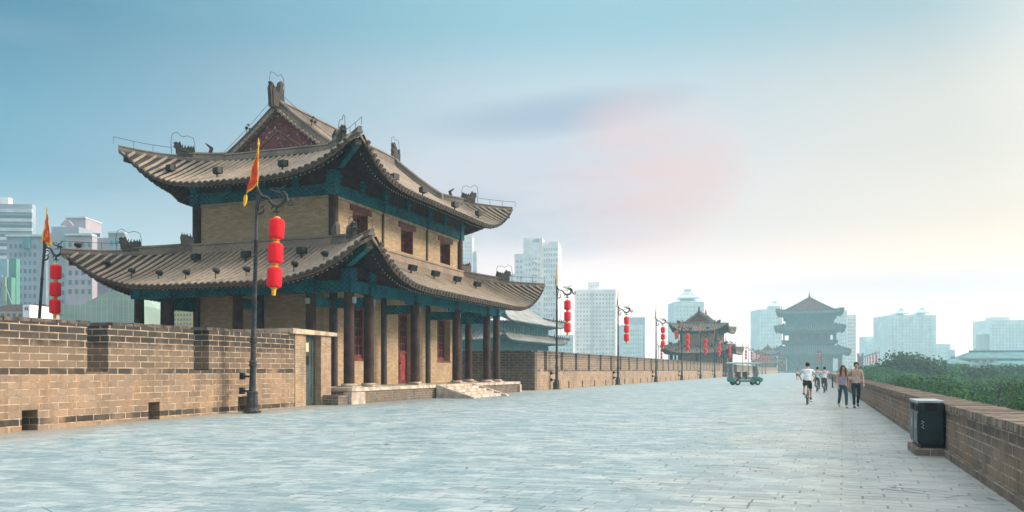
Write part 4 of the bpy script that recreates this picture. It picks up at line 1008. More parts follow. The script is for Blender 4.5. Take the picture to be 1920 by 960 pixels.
def figure(name, loc, rz, J, label, cat, shirt, trousers, hair='short', hairm=None, sleeve='short', bare_legs=False, vest=False, shoe=(.05, .05, .05), skirt=False):
    """J holds every joint in metres, facing -Y"""
    T = empty(name, loc, rz, label, cat)
    g = lambda n, r: tuple(J[n]) + (r,)
    L = {'pelvis': g('pelvis', (.145, .11)), 'waist': g('waist', (.125, .095)), 'chest': g('chest', (.155, .11)), 'neck': g('neck', .055), 'jaw': g('jaw', (.062, .07)), 'head': g('head', (.078, .094)), 'crown': g('crown', (.055, .065))}
    E = [('pelvis', 'waist'), ('waist', 'chest'), ('chest', 'neck'), ('neck', 'jaw'), ('jaw', 'head'), ('head', 'crown')]
    for s in 'LR':
        L.update({'sh' + s: g('sh' + s, .056), 'el' + s: g('el' + s, .040), 'wr' + s: g('wr' + s, .026), 'hp' + s: g('hp' + s, .088), 'kn' + s: g('kn' + s, .056), 'an' + s: g('an' + s, .038), 'to' + s: g('to' + s, (.035, .026))})
        E += [('chest', 'sh' + s), ('sh' + s, 'el' + s), ('el' + s, 'wr' + s), ('pelvis', 'hp' + s), ('hp' + s, 'kn' + s), ('kn' + s, 'an' + s), ('an' + s, 'to' + s)]
    body = skin_mesh(L, E, 'pelvis')
    for s, sg in (('L', 1), ('R', -1)): w, e = Vector(J['wr' + s]), Vector(J['el' + s]); hand(body, w, w - e, sg)
    h = Vector(J['head']); j = Vector(J['jaw']); up = (Vector(J['crown']) - h).normalized(); fw = Vector(J.get('face', (0, -1, 0))).normalized(); sd_ = up.cross(fw).normalized()
    body.tube([h + fw * .078 + up * .01, h + fw * .108 - up * .025, h + fw * .09 - up * .035], [.010, .016, .010], 6)
    for sg in (-1, 1): body.ball(h + sd_ * sg * .082 - up * .01, .022, (.6, .8, 1.3), 8)
    body.build('body', SKIN_M, T, True)
    m = MB()
    for sg in (-1, 1): m.ball(h + fw * .083 + sd_ * sg * .030 + up * .004, .011, (1, .6, .7), 8)
    m.build('eyes', HAIRK, T)
    m = MB(); m.tube([h + fw * .088 - up * .062 - sd_ * .022, h + fw * .094 - up * .062, h + fw * .088 - up * .062 + sd_ * .022], [.004, .008, .004], 5); m.build('lips', M('lips', (.35, .10, .09), .6, .1, 4, 0), T)
    # hair: a cap open at the face
    m = MB(); b0 = len(m.v); m.ball((0, 0, 0), .108, (.92, 1.08, 1.08), 18)
    keep = []; ax = Matrix((sd_, -fw, up)).transposed().to_4x4()
    for i in range(len(m.v)): x, y, z = m.v[i]; z = z if z > -.02 or y > .02 else -.02 + (z + .02) * .2; y = y if z > .045 else max(y, -.035); m.v[i] = (x, y, z)
    m.xf(Matrix.Translation(h + up * .025 - fw * .012) @ ax)
    if hair == 'long':
        for q in range(7):
            a = -1.9 + 3.8 * q / 6; o_ = sd_ * math.sin(a) * .085 - fw * math.cos(a) * .085; m.tube([h + o_ + up * .03, h + o_ * 1.15 - up * .10, h + o_ * 1.25 - up * .24, h + o_ * 1.1 - up * .33], [.035, .04, .036, .012], 7)
    m.build('hair', hairm or HAIRK, T, True)
    # shirt
    k = 1.13
    C = {'hem': tuple(Vector(J['pelvis']).lerp(Vector(J['waist']), -.15)) + ((.158, .122),), 'waist': g('waist', (.142, .112)), 'chest': g('chest', (.168, .124)), 'collar': tuple(Vector(J['chest']).lerp(Vector(J['neck']), .55)) + ((.085, .075),)}
    Ec = [('hem', 'waist'), ('waist', 'chest'), ('chest', 'collar')]
    if not vest:
        for s in 'LR':
            C['sh' + s] = g('sh' + s, .070); t_ = .62 if sleeve == 'short' else 1.0
            C['sl' + s] = tuple(Vector(J['sh' + s]).lerp(Vector(J['el' + s]), t_)) + (.058 if t_ < 1 else .050,); Ec += [('chest', 'sh' + s), ('sh' + s, 'sl' + s)]
            if sleeve == 'long': C['cf' + s] = tuple(Vector(J['el' + s]).lerp(Vector(J['wr' + s]), .9)) + (.036,); Ec += [('sl' + s, 'cf' + s)]
    else:
        for s in 'LR': C['sh' + s] = tuple(Vector(J['chest']).lerp(Vector(J['sh' + s]), .62)) + (.058,); Ec += [('chest', 'sh' + s)]
    skin_mesh(C, Ec, 'waist').build('shirt', shirt, T, True)
    C = {'pelvis': tuple(Vector(J['pelvis'])) + ((.152, .118),), 'top': tuple(Vector(J['pelvis']).lerp(Vector(J['waist']), .55)) + ((.136, .104),)}; Ec = [('pelvis', 'top')]
    for s in 'LR':
        C['hp' + s] = g('hp' + s, .101); Ec += [('pelvis', 'hp' + s)]
        if bare_legs: C['kn' + s] = tuple(Vector(J['hp' + s]).lerp(Vector(J['kn' + s]), .75)) + (.088,); Ec += [('hp' + s, 'kn' + s)]
        else: C['kn' + s] = g('kn' + s, .066); C['an' + s] = tuple(Vector(J['an' + s]) + Vector((0, 0, .02))) + (.052,); Ec += [('hp' + s, 'kn' + s), ('kn' + s, 'an' + s)]
    skin_mesh(C, Ec, 'pelvis').build('shorts' if bare_legs else 'trousers', trousers, T, True)
    for s in 'LR':
        a, t_ = Vector(J['an' + s]), Vector(J['to' + s]); dn = Vector((0, 0, -.03)); m = MB(); dv = (t_ - a); dv.z = 0; dv.normalize()
        m.tube([a + dn - dv * .05, a + dn * 1.2 + dv * .02, a + dn * 1.5 + dv * .11, a + dn * 1.6 + dv * .17], [.038, .046, .042, .026], 8); m.build('shoe', M('shoe_leather', shoe, .6, .2, 6, 0) if 'shoe%s' % str(shoe) not in SH else SH['shoe%s' % str(shoe)], T, True)
    return T
SH = {}
def walk(ph, h=1.0, arm=.0, lean=0):
    s = ph; J = {'pelvis': (0, 0, .93), 'waist': (0, -.01 - lean * .2, 1.10), 'chest': (0, -.02 - lean * .5, 1.32), 'neck': (0, -.02 - lean * .7, 1.47), 'jaw': (0, -.045 - lean, 1.545), 'head': (0, -.045 - lean, 1.61), 'crown': (0, -.04 - lean, 1.675)}
    for n, sg in (('L', 1), ('R', -1)):
        q = s * sg
        J['hp' + n] = (.095 * sg, 0, .86); J['kn' + n] = (.10 * sg, -.06 - .12 * q, .49); J['an' + n] = (.095 * sg, .02 - .26 * q, .09 + (.06 if q < 0 else 0)); J['to' + n] = (.10 * sg, -.12 - .26 * q, .04 + (.0 if q < 0 else .01))
        J['sh' + n] = (.185 * sg, -.01 - lean * .5, 1.40); J['el' + n] = (.235 * sg, .02 + .10 * q, 1.13); J['wr' + n] = (.235 * sg, -.05 + .18 * q, .90)
    return {k: tuple(c * h for c in v) for k, v in J.items()}
pw = at(1580, 0, 33.9); pm = at(1605, 0, 33.7)
Jw = walk(.8, .975); figure('person', (pw.x, pw.y, 0), R(14), Jw, 'woman with long auburn hair, lilac top and dark teal jeans walking by the parapet', 'person', cloth('lilac_top', (.30, .28, .42)), cloth('teal_jeans', (.035, .085, .095)), 'long', HAIRR, vest=True, shoe=(.5, .45, .35))
Jm = walk(-.7, 1.05); Jm['elR'] = (-.34, -.02, 1.22); Jm['wrR'] = (-.24, -.16, 1.42); figure('person', (pm.x, pm.y, 0), R(8), Jm, 'man in tan short-sleeved shirt and navy jeans walking beside the low parapet', 'person', cloth('tan_shirt', (.46, .40, .34)), cloth('navy_jeans', (.012, .035, .055)), 'short')
p = at(1495, 0, 130); figure('person', (p.x, p.y, 0), R(190), walk(.5, 1.0), 'far pedestrian in white sleeveless top and dark shorts in mid-road', 'person', cloth('white_vest', (.72, .70, .70)), cloth('far_dark_shorts', (.05, .04, .05)), 'short', bare_legs=True, vest=True)

# ------------------------------------------------------------------ bicycles and riders (heading +Y)
def bicycle(loc, rz, label, paint, box=None, child=False):
    T = empty('bicycle', loc, rz, label, 'bicycle', 'bicycles ridden along the walkway')
    for y in (-.52, .52):
        m = MB(); c = Vector((0, y, .34)); ring_ = [c + Vector((0, math.cos(a), math.sin(a))) * .325 for a in [2 * math.pi * i / 28 for i in range(29)]]; m.tube(ring_, .02, 6, caps=False); w = m.build('wheel', BLACK, T, True)
        m = MB()
        for i in range(14): a = 2 * math.pi * i / 14; m.tube([c, c + Vector((0, math.cos(a), math.sin(a))) * .31], .0025, 3)
        m.tube([c + Vector((-.05, 0, 0)), c + Vector((.05, 0, 0))], .02, 8); m.build('spokes', BINTOP, w)
        m = MB(); m.tube([c + Vector((0, math.cos(a), math.sin(a))) * .36 for a in [R(20) + R(140) * i / 10 for i in range(11)]], .014, 5); m.build('mudguard', BINTOP, T)
    bb_, st, hd, rr, fr = Vector((0, -.06, .30)), Vector((0, -.20, .78)), Vector((0, .40, .86)), Vector((0, -.52, .34)), Vector((0, .52, .34))
    m = MB()
    for a, b_ in ((bb_, st), (bb_, hd - Vector((0, 0, .12))), (st, hd)): m.tube([a, b_], .017, 7)
    for s in (-.05, .05):
        for a, b_ in ((bb_, rr), (st, rr), (hd, fr)): m.tube([a, b_ + Vector((s, 0, 0))], .011, 6)
    m.build('frame', paint, T, True)
    m = MB(); m.tube([hd, hd + Vector((0, .0, .14))], .015, 6); m.tube([(-.28, .26, .98), (-.2, .40, 1.02), (0, .42, 1.02), (.2, .40, 1.02), (.28, .26, .98)], .014, 6); m.build('handlebar', BINTOP, T)
    m = MB(); m.tube([st, st + Vector((0, -.03, .12))], .014, 6); m.tube([(0, -.36, .91), (0, -.26, .92), (0, -.10, .91)], [.09, .075, .03], 8); m.build('saddle', BLACK, T, True)
    m = MB(); m.tube([(-.12, -.06, .30), (.12, -.06, .30)], .012, 6); m.box(-.20, -.10, .46, -.11, -.01, .48); m.box(.11, -.10, .12, .20, -.01, .14); m.bar((-.10, -.06, .30), (-.10, -.06, .47), .02, .02); m.bar((.10, -.06, .30), (.10, -.06, .13), .02, .02); m.build('pedals', BLACK, T)
    if box: m = MB(); m.box(-.16, -.72, .62, .16, -.40, .94); m.box(-.17, -.73, .88, .17, -.39, .96); m.build('rear_box', box, T)
    return T
def ride(h=1.0):
    J = {'pelvis': (0, .27, .99), 'waist': (0, .20, 1.15), 'chest': (0, .02, 1.36), 'neck': (0, -.10, 1.49), 'jaw': (0, -.17, 1.56), 'head': (0, -.18, 1.635), 'crown': (0, -.16, 1.70)}
    for n, sg, q in (('L', 1, 1), ('R', -1, -1)):
        J['hp' + n] = (.095 * sg, .23, .95); J['kn' + n] = (.13 * sg, -.12 - .05 * q, .66 + .10 * q); J['an' + n] = (.14 * sg, .07, .23 + .19 * (q > 0) + .05); J['to' + n] = (.15 * sg, -.10, .19 + .19 * (q > 0) + .04)
        J['sh' + n] = (.20 * sg, -.04, 1.42); J['el' + n] = (.33 * sg, -.12, 1.20); J['wr' + n] = (.26 * sg, -.30, 1.05)
    return {k: tuple(c * h for c in v) for k, v in J.items()}
p = at(1514, 0, 37.3); bicycle((p.x, p.y, 0), R(-2), 'dark tan bicycle under the white-shirted rider, nearest of the bicycles', M('bike_tan', (.20, .12, .06), .5))
figure('person', (p.x, p.y, 0), R(178), ride(1.05), 'rider seen from behind in pale blue-white shirt and black shorts', 'person', cloth('pale_shirt', (.66, .73, .76)), cloth('black_shorts', (.015, .013, .015)), 'short', bare_legs=True)
for u, lab, c, lb2, D in ((1532.5, 'rider in bright sky-blue shirt just right of the white-shirted rider', (.20, .50, .66), 'bicycle under the rider in the sky-blue shirt', 59), (1546, 'rider in pale blue shirt nearest the end of the visible parapet', (.52, .66, .74), 'bicycle with dark green box behind the pale blue rider', 56.5)):
    p = at(u, 0, D); bicycle((p.x, p.y, 0), R(-4), lb2, M('bike_grey', (.12, .13, .14), .5), DOORG if u > 1540 else None)
    figure('person', (p.x, p.y, 0), R(176), ride(.98), lab, 'person', cloth('blue_shirt_%d' % u, c), cloth('grey_trousers_%d' % u, (.15, .15, .16)), 'short')
p = at(1561, 0, 72.5); bo = empty('bollard', (p.x, p.y, 0), 0, 'short black metal post beside the low parapet', 'bollard'); m = MB(); m.lathe((0, 0, 0), [(.10, 0), (.10, .04), (.055, .06), (.055, .86), (.07, .88), (.06, .95)], 12); m.build('post', BLACK, bo, True)

# ------------------------------------------------------------------ electric tour cart
p = at(1397, 0, 86); ct = empty('tour_cart', (p.x, p.y, 0), R(-62), 'open electric tour cart with white canopy and green lower body', 'cart')
CG = M('cart_green', (.015, .22, .16), .35, .1, 3, 0, spec=.5); CW = M('cart_white', (.62, .66, .66), .45, .1, 3, 0)
m = MB(); m.prism([(-1.55, .30), (1.45, .30), (1.62, .45), (1.55, .72), (1.05, .84), (.9, .50), (-1.35, .50), (-1.62, .78), (-1.68, .55)], 'x', -.66, .66); m.build('body', CG, ct)
m = MB(); m.prism([(-1.7, 2.16), (1.35, 2.16), (1.5, 2.20), (1.2, 2.28), (-1.5, 2.28), (-1.75, 2.22)], 'x', -.74, .74); m.build('canopy', CW, ct)
m = MB(); m.box(-.75, -1.72, 2.10, .75, 1.42, 2.158); m.build('canopy_trim', CG, ct)
for x in (-.62, .62):
    for y0, y1 in ((1.3, 1.05), (.0, .0), (-1.5, -1.55)): m = MB(); m.tube([(x, y0, .55), (x, y1, 2.13)], .03, 6); m.build('canopy_post', CW, ct)
for y in (.35, -.45, -1.2):
    m = MB(); m.box(-.6, y - .25, .55, .6, y + .2, .80); m.box(-.6, y - .36, .80, .6, y - .25, 1.35); m.build('bench_seat', M('seat_vinyl_%d' % int(y * 10), (.22, .17, .15), .6), ct)
m = MB(); m.add([(-.6, 1.12, .85), (.6, 1.12, .85), (.6, 1.02, 1.9), (-.6, 1.02, 1.9)], [(0, 1, 2, 3)]); o = m.build('windscreen', M('cart_glass', (.25, .32, .34), .1, .1, 3, 0, spec=.6), ct); o.modifiers.new('t', 'SOLIDIFY').thickness = .012
for x in (-.6, .6):
    for y in (1.05, -1.05):
        m = MB(); m.tube([(x - .09, y, .28), (x + .09, y, .28)], .28, 18); w = m.build('wheel', BLACK, ct, True); m = MB(); m.tube([(x - .10, y, .28), (x + .10, y, .28)], .13, 12); m.build('hub', CW, w)
for x in (-.45, .45): m = MB(); m.tube([(x, 1.50, .62), (x, 1.63, .60)], .09, 10); m.build('headlight', WHITE, ct)
# ------------------------------------------------------------------ big gate tower
def roof_parts(T, rf, z0, name, sp, r, big=1.0, gable=False, tile=None, pan=None):
    m = MB(); rf.surface(m, nd=8, step=1.5 * big); lr = m.build(name, pan or PAN_T, T, True); lr.location.z = z0
    t, e, dr = MB(), MB(), MB(); rf.tiles(t, e, dr, sp, r, nd=7, cap=False); t.build('roof_tiles', tile or TILE_T, lr, True)
    m = MB(); rf.surface(m, dz=-.45 * big, nd=5, step=1.5 * big, dmin=0); m.build('soffit', TEALW, lr, True)
    for sx in (1, -1):
        for sy in (1, -1):
            m = MB(); m.sweep(rf.hip(sx, sy, 0, 1, 12, .05), rsec(2.4 * big)); b_ = m.build('hip_ridge', BEAST, lr)
            m = MB()
            for f in (.45, .6, .68, .76, .84, .92, 1.0): q = rf.hip(sx, sy, f - .001, f, 1, .7 * big)[0]; m.tube([q, q + Vector((0, 0, .55 * big)), q + Vector((0, 0, 1.15 * big * (1.4 if f < .5 else 1)))], [.34 * big, .26 * big, .06], 6)
            m.build('ridge_beasts', BEAST, b_)
    return lr
def make_tower():
    p = at(1517, 0, 556); T = empty('gate_tower', (p.x, p.y, 0), R(1.5), 'huge three-tiered gate tower with teal eaves closing the end of the walkway', 'tower')
    TW = M('tower_teal', (.01, .17, .21), .7, .3, .5, 0); TR = M('tower_wall', (.03, .065, .085), .8, .3, .5, 0); TB = M('tower_brick', (.10, .15, .17), .85, .3, .5, 0)
    ly = 30
    def body(hx, hy, z0, z1, name, mat): m = MB(); m.box(-hx, -hy, z0, hx, hy, z1); return m.build(name, mat, T)
    body(24.5, ly - 6, -.4, .9, 'platform', TB)
    body(13.8, ly - 12, .9, 13, 'ground_storey', TB)
    m = MB()
    for x in [-18.6 + 37.2 * i / 6 for i in range(7)]: m.lathe((x, -(ly - 9), .9), [(.55, 0), (.5, 9.9)], 10)
    for s in (1, -1):
        for y in (-12, -4, 4, 12): m.lathe((s * 18.6, y, .9), [(.55, 0), (.5, 9.9)], 10)
    m.build('columns', COLM, T)
    m = MB(); m.box(-19.2, -(ly - 8.6), 9.3, 19.2, ly - 8.6, 11.9); m.build('painted_beam', TW, T)
    m = MB(); m.box(-18.2, -(ly - 9.2), .92, -14, -8, 9.2); m.build('dark_side_bay', REDW, T)
    zc = lambda zt, ze, D: (lambda d: zt - (zt - ze) * (1.3 * (d / D) - .3 * (d / D) ** 2))
    roof_parts(T, Roof(16.6, 15.6, 7.0, zc(16.9, 11.2, 7), 1.9, 3, .5), 0, 'lower_roof', 1.15, .34, 1.15)
    body(14.8, 13.8, 16.2, 19.0, 'balcony_base', TR)
    m = MB(); m.box(-16.8, -16, 18.6, 16.8, 16, 19.2); m.box(-16.8, -16, 19.2, 16.8, -15.7, 20.6); m.box(16.5, -15.69, 19.2, 16.8, 15.6, 20.6); m.box(-16.8, -15.69, 19.2, -16.5, 15.6, 20.6); m.build('balcony', TR, T)
    body(12.6, 12.5, 19.0, 27.5, 'middle_storey', TR)
    m = MB()
    for x in [-15.6 + 31.2 * i / 6 for i in range(7)]: m.lathe((x, -15, 19.2), [(.42, 0), (.4, 6)], 10)
    for y in (-7, 0, 7, 14): m.lathe((15.6, y, 19.2), [(.42, 0), (.4, 6)], 10); m.lathe((-15.6, y, 19.2), [(.42, 0), (.4, 6)], 10)
    m.build('balcony_columns', COLM, T)
    m = MB(); m.box(-16, -15.4, 24.8, 16, 15.4, 27); m.build('painted_beam', TW, T)
    m = MB()
    for i in range(3):
        for j in range(2): x = -9 + i * 7.6; m.box(x + j * 2.2, -12.56, 19.6, x + j * 2.2 + 2, -12.5, 24.5)
    m.build('lattice_window', RED, T)
    roof_parts(T, Roof(15.4, 15.0, 5.3, zc(30.6, 26.4, 5.3), 1.6, 3, .5), 0, 'middle_roof', 1.15, .34, 1.1)
    body(14.6, 14.2, 30.0, 34.4, 'upper_storey', TW); body(16.0, 15.6, 34.4, 37.9, 'bracket_tier', TW)
    zr = 47.2; zf = lambda d: zr - .60 * (d + 14.5) + .0045 * (d + 14.5) ** 2
    ru = Roof(14.5, 13.5, 5.2, lambda d: zf(d), 1.6, 3, .5, inner=14.5)
    lr = roof_parts(T, ru, 0, 'upper_roof', 1.15, .34, 1.15)
    for sy in (-1, 1):
        zt = lambda x: zf(abs(x) - 14.5)
        poly = [(-12.6, 39.2)] + [(-12.6 + 25.2 * i / 16, zt(-12.6 + 25.2 * i / 16) - .5) for i in range(17)] + [(12.6, 39.2)]
        m = MB(); m.prism(poly, 'y', sy * 13.0 - .2, sy * 13.0 + .2); m.build('gable_wall', M('tower_gable', (.30, .05, .07), .8, .3, .5, 0), T)
        for s in (1, -1):
            m = MB(); m.sweep([Vector((s * (.0 + 14.6 * i / 12), sy * 13.3, zt(14.6 * i / 12) - .3)) for i in range(13)], rsec(3.8, 1.0), side=(0, 1, 0)); m.build('gable_ridge', BEAST, T)
        m = MB(); m.box(-13.6, sy * 13.6 - .5, 38.9, 13.6, sy * 13.6 + .5, 40.3); m.build('gable_foot_ridge', BEAST, T)
        m = MB(); m.tube([(0, sy * 13, 46.8), (0, sy * 13, 49), (0, sy * 13, 51.6)], [.7, .4, .08], 8); m.build('ridge_finial', BEAST, T)
    m = MB(); m.sweep([Vector((0, -13, 46.8)), Vector((0, 13, 46.8))], rsec(2.6)); m.build('main_ridge', BEAST, T)
make_tower()

# ------------------------------------------------------------------ city buildings
WME = {}
def window_obj(par, mat, x0, x1, z0, z1, y, side=False, hidden=False):
    k = (mat.name, side)
    if k not in WME: mm = MB(); mm.box(0, -.06, 0, 1, .02, 1) if not side else mm.box(-.02, 0, 0, .06, 1, 1); WME[k] = mm.mesh('window', mat)
    o = bpy.data.objects.new('window', WME[k]); col.objects.link(o); o.parent = par
    if side: o.location = (y, x0, z0); o.scale = (1, x1 - x0, z1 - z0)
    else: o.location = (x0, y, z0); o.scale = (x1 - x0, 1, z1 - z0)
class Bld:
    def __init__(s, u, D, label, yaw=19.7, cat='building'):
        p = at(u, 0, D); s.D = D; s.u = u; s.T = empty('city_building', (p.x, p.y, -12), R(yaw), label, cat); s.k = D / 1600; s.w = []
    def X(s, u): return (u - s.u) * s.k
    def Z(s, v): return 13.5 + (694 - v) * s.k
    def block(s, u0, u1, vt, dep, mat, y0=0, vb=None, name='block'):
        m = MB(); m.box(s.X(u0), y0, 0 if vb is None else s.Z(vb), s.X(u1), y0 + dep, s.Z(vt)); return m.build(name, mat, s.T)
    def grid(s, u0, u1, v0, v1, nx, nz, mat, fx=.6, fz=.55, y=0, side=None, dep=None):
        """window grid; with side the windows go on the right-hand flank at u=side"""
        for j in range(nz):
            zc = s.Z(v0 + (v1 - v0) * (j + .5) / nz); hz_ = abs(s.Z(v0) - s.Z(v1)) / nz * fz / 2
            for i in range(nx):
                if side is None: a, b_ = s.X(u0), s.X(u1)
                else: a, b_ = y + .5, y + dep - .5
                c = a + (b_ - a) * (i + .5) / nx; hx_ = (b_ - a) / nx * fx / 2
                s.w.append((mat, c - hx_, c + hx_, zc - hz_, zc + hz_, y if side is None else s.X(side), side is not None))
    def done(s):
        s.w.sort(key=lambda q: -(q[2] - q[1]) * (q[4] - q[3]))
        for q in s.w[:100]: window_obj(s.T, *q)
        if s.w[100:]:
            m = MB()
            for mat, a, b_, z0, z1, y, sd_ in s.w[100:]:
                if sd_: m.box(y - .02, a, z0, y + .06, b_, z1)
                else: m.box(a, y - .06, z0, b_, y + .02, z1)
            tag(m.build('windows', s.w[100][0], s.T), kind='stuff')
    def crown(s, u0, u1, v0, v1, mat=None, n=1):
        """small curved Chinese roof used as a building's crown"""
        w = (s.X(u1) - s.X(u0)) / 2; h = s.Z(v0) - s.Z(v1); cx = (s.X(u0) + s.X(u1)) / 2
        m = MB()
        prof = [(1.0, 0), (.92, .10), (.62, .32), (.40, .62), (.30, .70)]
        for (r0, z0), (r1, z1) in zip(prof, prof[1:]):
            b_ = len(m.v)
            for r, z in ((r0, z0), (r1, z1)):
                for sx, sy in ((-1, -1), (1, -1), (1, 1), (-1, 1)): m.v.append((cx + sx * w * r, w * .8 + sy * w * r * .8, s.Z(v1) + h * z))
            for q in range(4): m.f.append((b_ + q, b_ + (q + 1) % 4, b_ + 4 + (q + 1) % 4, b_ + 4 + q)); m.m.append(0)
        m.box(cx - w * .3, w * .56, s.Z(v1) + h * .70, cx + w * .3, w * 1.04, s.Z(v1) + h); m.box(cx - w, 0, s.Z(v1) - h * .1, cx + w, 1.6 * w, s.Z(v1) - .01)
        m.build('crown_roof', mat or F_TEAL, s.T)
# -- left of the near hall
b = Bld(0, 330, 'tall curved glass office block with pale horizontal bands at the picture edge', 24)
b.block(-60, 58, 382, 3, F_BLUE); b.block(-60, 6, 366, 3, F_WHITE, 4)
for i in range(11): v = 392 + i * 17.5; m = MB(); m.box(b.X(-60), -.5, b.Z(v + 6), b.X(58.5), 0, b.Z(v)); m.build('facade_band', F_BAND, b.T)
b.grid(-58, 57, 399, 575, 26, 10, GLASS_N, .9, .5); b.done()
b = Bld(100, 250, 'stepped blue-grey stone building with arched windows and a square penthouse', 19.7)
b.block(28, 100, 446, 3, F_BLUE, -4); b.block(90, 154, 438, 14, F_BLUE, -2); b.block(103, 154, 427, 13.8, F_BLUE, -1.9, 438.1); b.block(117, 154, 406, 9.7, F_PINK, 2, 427.1); b.block(150, 198, 448, 3, F_PINK, -8); b.block(200, 231, 436, 3, F_BLUE, 1); b.block(154.1, 199, 440, 2, F_PINK, 6)
b.block(116, 155, 404.5, 10.6, F_BAND, 1.5, 406.9, 'cornice'); b.block(150, 199, 446.5, 3, F_BAND, -8.6, 450, 'cornice'); b.block(27, 100, 444, 3, F_BAND, -4.6, 448, 'cornice'); b.block(200, 232, 433.5, 2, F_BAND, .5, 437, 'cornice')
b.grid(0, 0, 452, 600, 4, 8, GLASS_N, .5, .5, -2, side=154, dep=14)
b.grid(31, 84, 458, 580, 6, 8, GLASS_N, .5, .5, -4); b.grid(152, 199, 458, 560, 4, 6, GLASS_N, .5, .5, -8); b.grid(202, 230, 446, 575, 3, 7, GLASS_TN, .6, .6, 1); b.grid(101, 148, 510, 590, 5, 5, GLASS_N, .5, .5, -2); b.grid(158, 196, 439, 447, 1, 1, GLASS_TN, .9, .9, -2)
for u in (126, 137): m = MB(); x0, x1 = b.X(u), b.X(u + 8); n = 8; m.prism([(x0, b.Z(470)), (x1, b.Z(470))] + [((x0 + x1) / 2 + (x1 - x0) / 2 * math.cos(math.pi * i / n), b.Z(447) + (x1 - x0) / 2 * math.sin(math.pi * i / n)) for i in range(n + 1)], 'y', -2.15, -1.9); m.build('arched_window', GLASS_TN, b.T)
m = MB(); m.prism([(b.X(118) + (b.X(142) - b.X(118)) * i / 10, b.Z(424) + math.sin(math.pi * i / 10) * 1.6) for i in range(11)], 'y', -1.6, -1.0); m.build('arched_gable', F_PINK, b.T); b.block(62, 72, 450, 1, GLASS_TN, -5, 470, 'glass_bay'); b.done()
b = Bld(30, 190, 'building wrapped in green and pale blue construction netting on the far left', 19.7)
b.block(-20, 14, 486, 2, F_TIN, 0); b.block(14, 28, 484, 1.5, F_NET, .5); b.block(-20, 46, 528, 2, F_TIN, -8); b.block(46, 60, 527, 1.5, F_NET, -7.8)
for i in range(8):
    m = MB(); m.tube([(b.X(-18 + i * 9), -8.3, b.Z(530 - i)), (b.X(2 + i * 9), -8.3, b.Z(580))], .10, 5); m.tube([(b.X(12 + i * 5), -8.35, b.Z(530)), (b.X(-12 + i * 5), -8.35, b.Z(580))], .10, 5); m.build('scaffold_brace', F_BLUE, b.T)
b.block(46, 52, 527, .5, F_NETP, -8.4, 600, 'net_panel'); b.done()
b = Bld(15, 120, 'small white rendered house with grey tiled roofs just over the parapet', 15, 'house')
b.block(-30, 48, 584, 8, F_TAN); m = MB(); m.prism([(0, b.Z(584)), (9, b.Z(584)), (4.5, b.Z(566))], 'x', b.X(-30), b.X(49)); m.build('roof', TILE_PAN, b.T); b.block(49, 62, 572, 6, F_WHITE, -.5); b.grid(52, 60, 575, 584, 2, 1, GLASS_N, .6, .7, -.5); b.grid(-25, 45, 586, 596, 6, 1, GLASS_N, .5, .6); b.done()
b = Bld(170, 150, 'long roof and facade veiled by pale green scaffold netting behind the parapet', 24, 'building')
b.block(92, 262, 572, 14, F_NETP, 0); m = MB(); m.prism([(b.X(150), b.Z(572.1)), (b.X(262), b.Z(572.1)), (b.X(246), b.Z(556)), (b.X(215), b.Z(546)), (b.X(196), b.Z(549)), (b.X(170), b.Z(562))], 'y', .2, 13); m.build('roof', F_NETP, b.T)
for i in range(18): m = MB(); x = b.X(94 + i * 9.8); m.tube([(x, -.5, 0), (x, -.5, b.Z(556 + (i * 7) % 5))], .03, 5); m.build('scaffold_pole', F_BLUE, b.T)
for i in range(4): m = MB(); z = b.Z(562 + i * 13); m.tube([(b.X(92), -.55, z), (b.X(262), -.55, z)], .025, 5); m.build('scaffold_rail', F_BLUE, b.T)
b.done()
b = Bld(340, 210, 'yellow apartment block glimpsed between the hall columns', 19.7); b.block(300, 362, 574, 4, F_YEL); b.grid(302, 360, 578, 612, 10, 4, GLASS_N, .55, .55); b.block(240, 300, 590, 12, F_NETP, 2); b.done()
b = Bld(905, 190, 'pale pink low-rise block seen through the right-hand columns of the hall', 19.7); b.block(855, 944, 603, 18, F_TAN); b.grid(858, 942, 610, 680, 8, 4, GLASS_N, .35, .5); b.block(854, 945, 601, 1.2, F_WHITE, -.8, 604, 'cornice'); b.done()

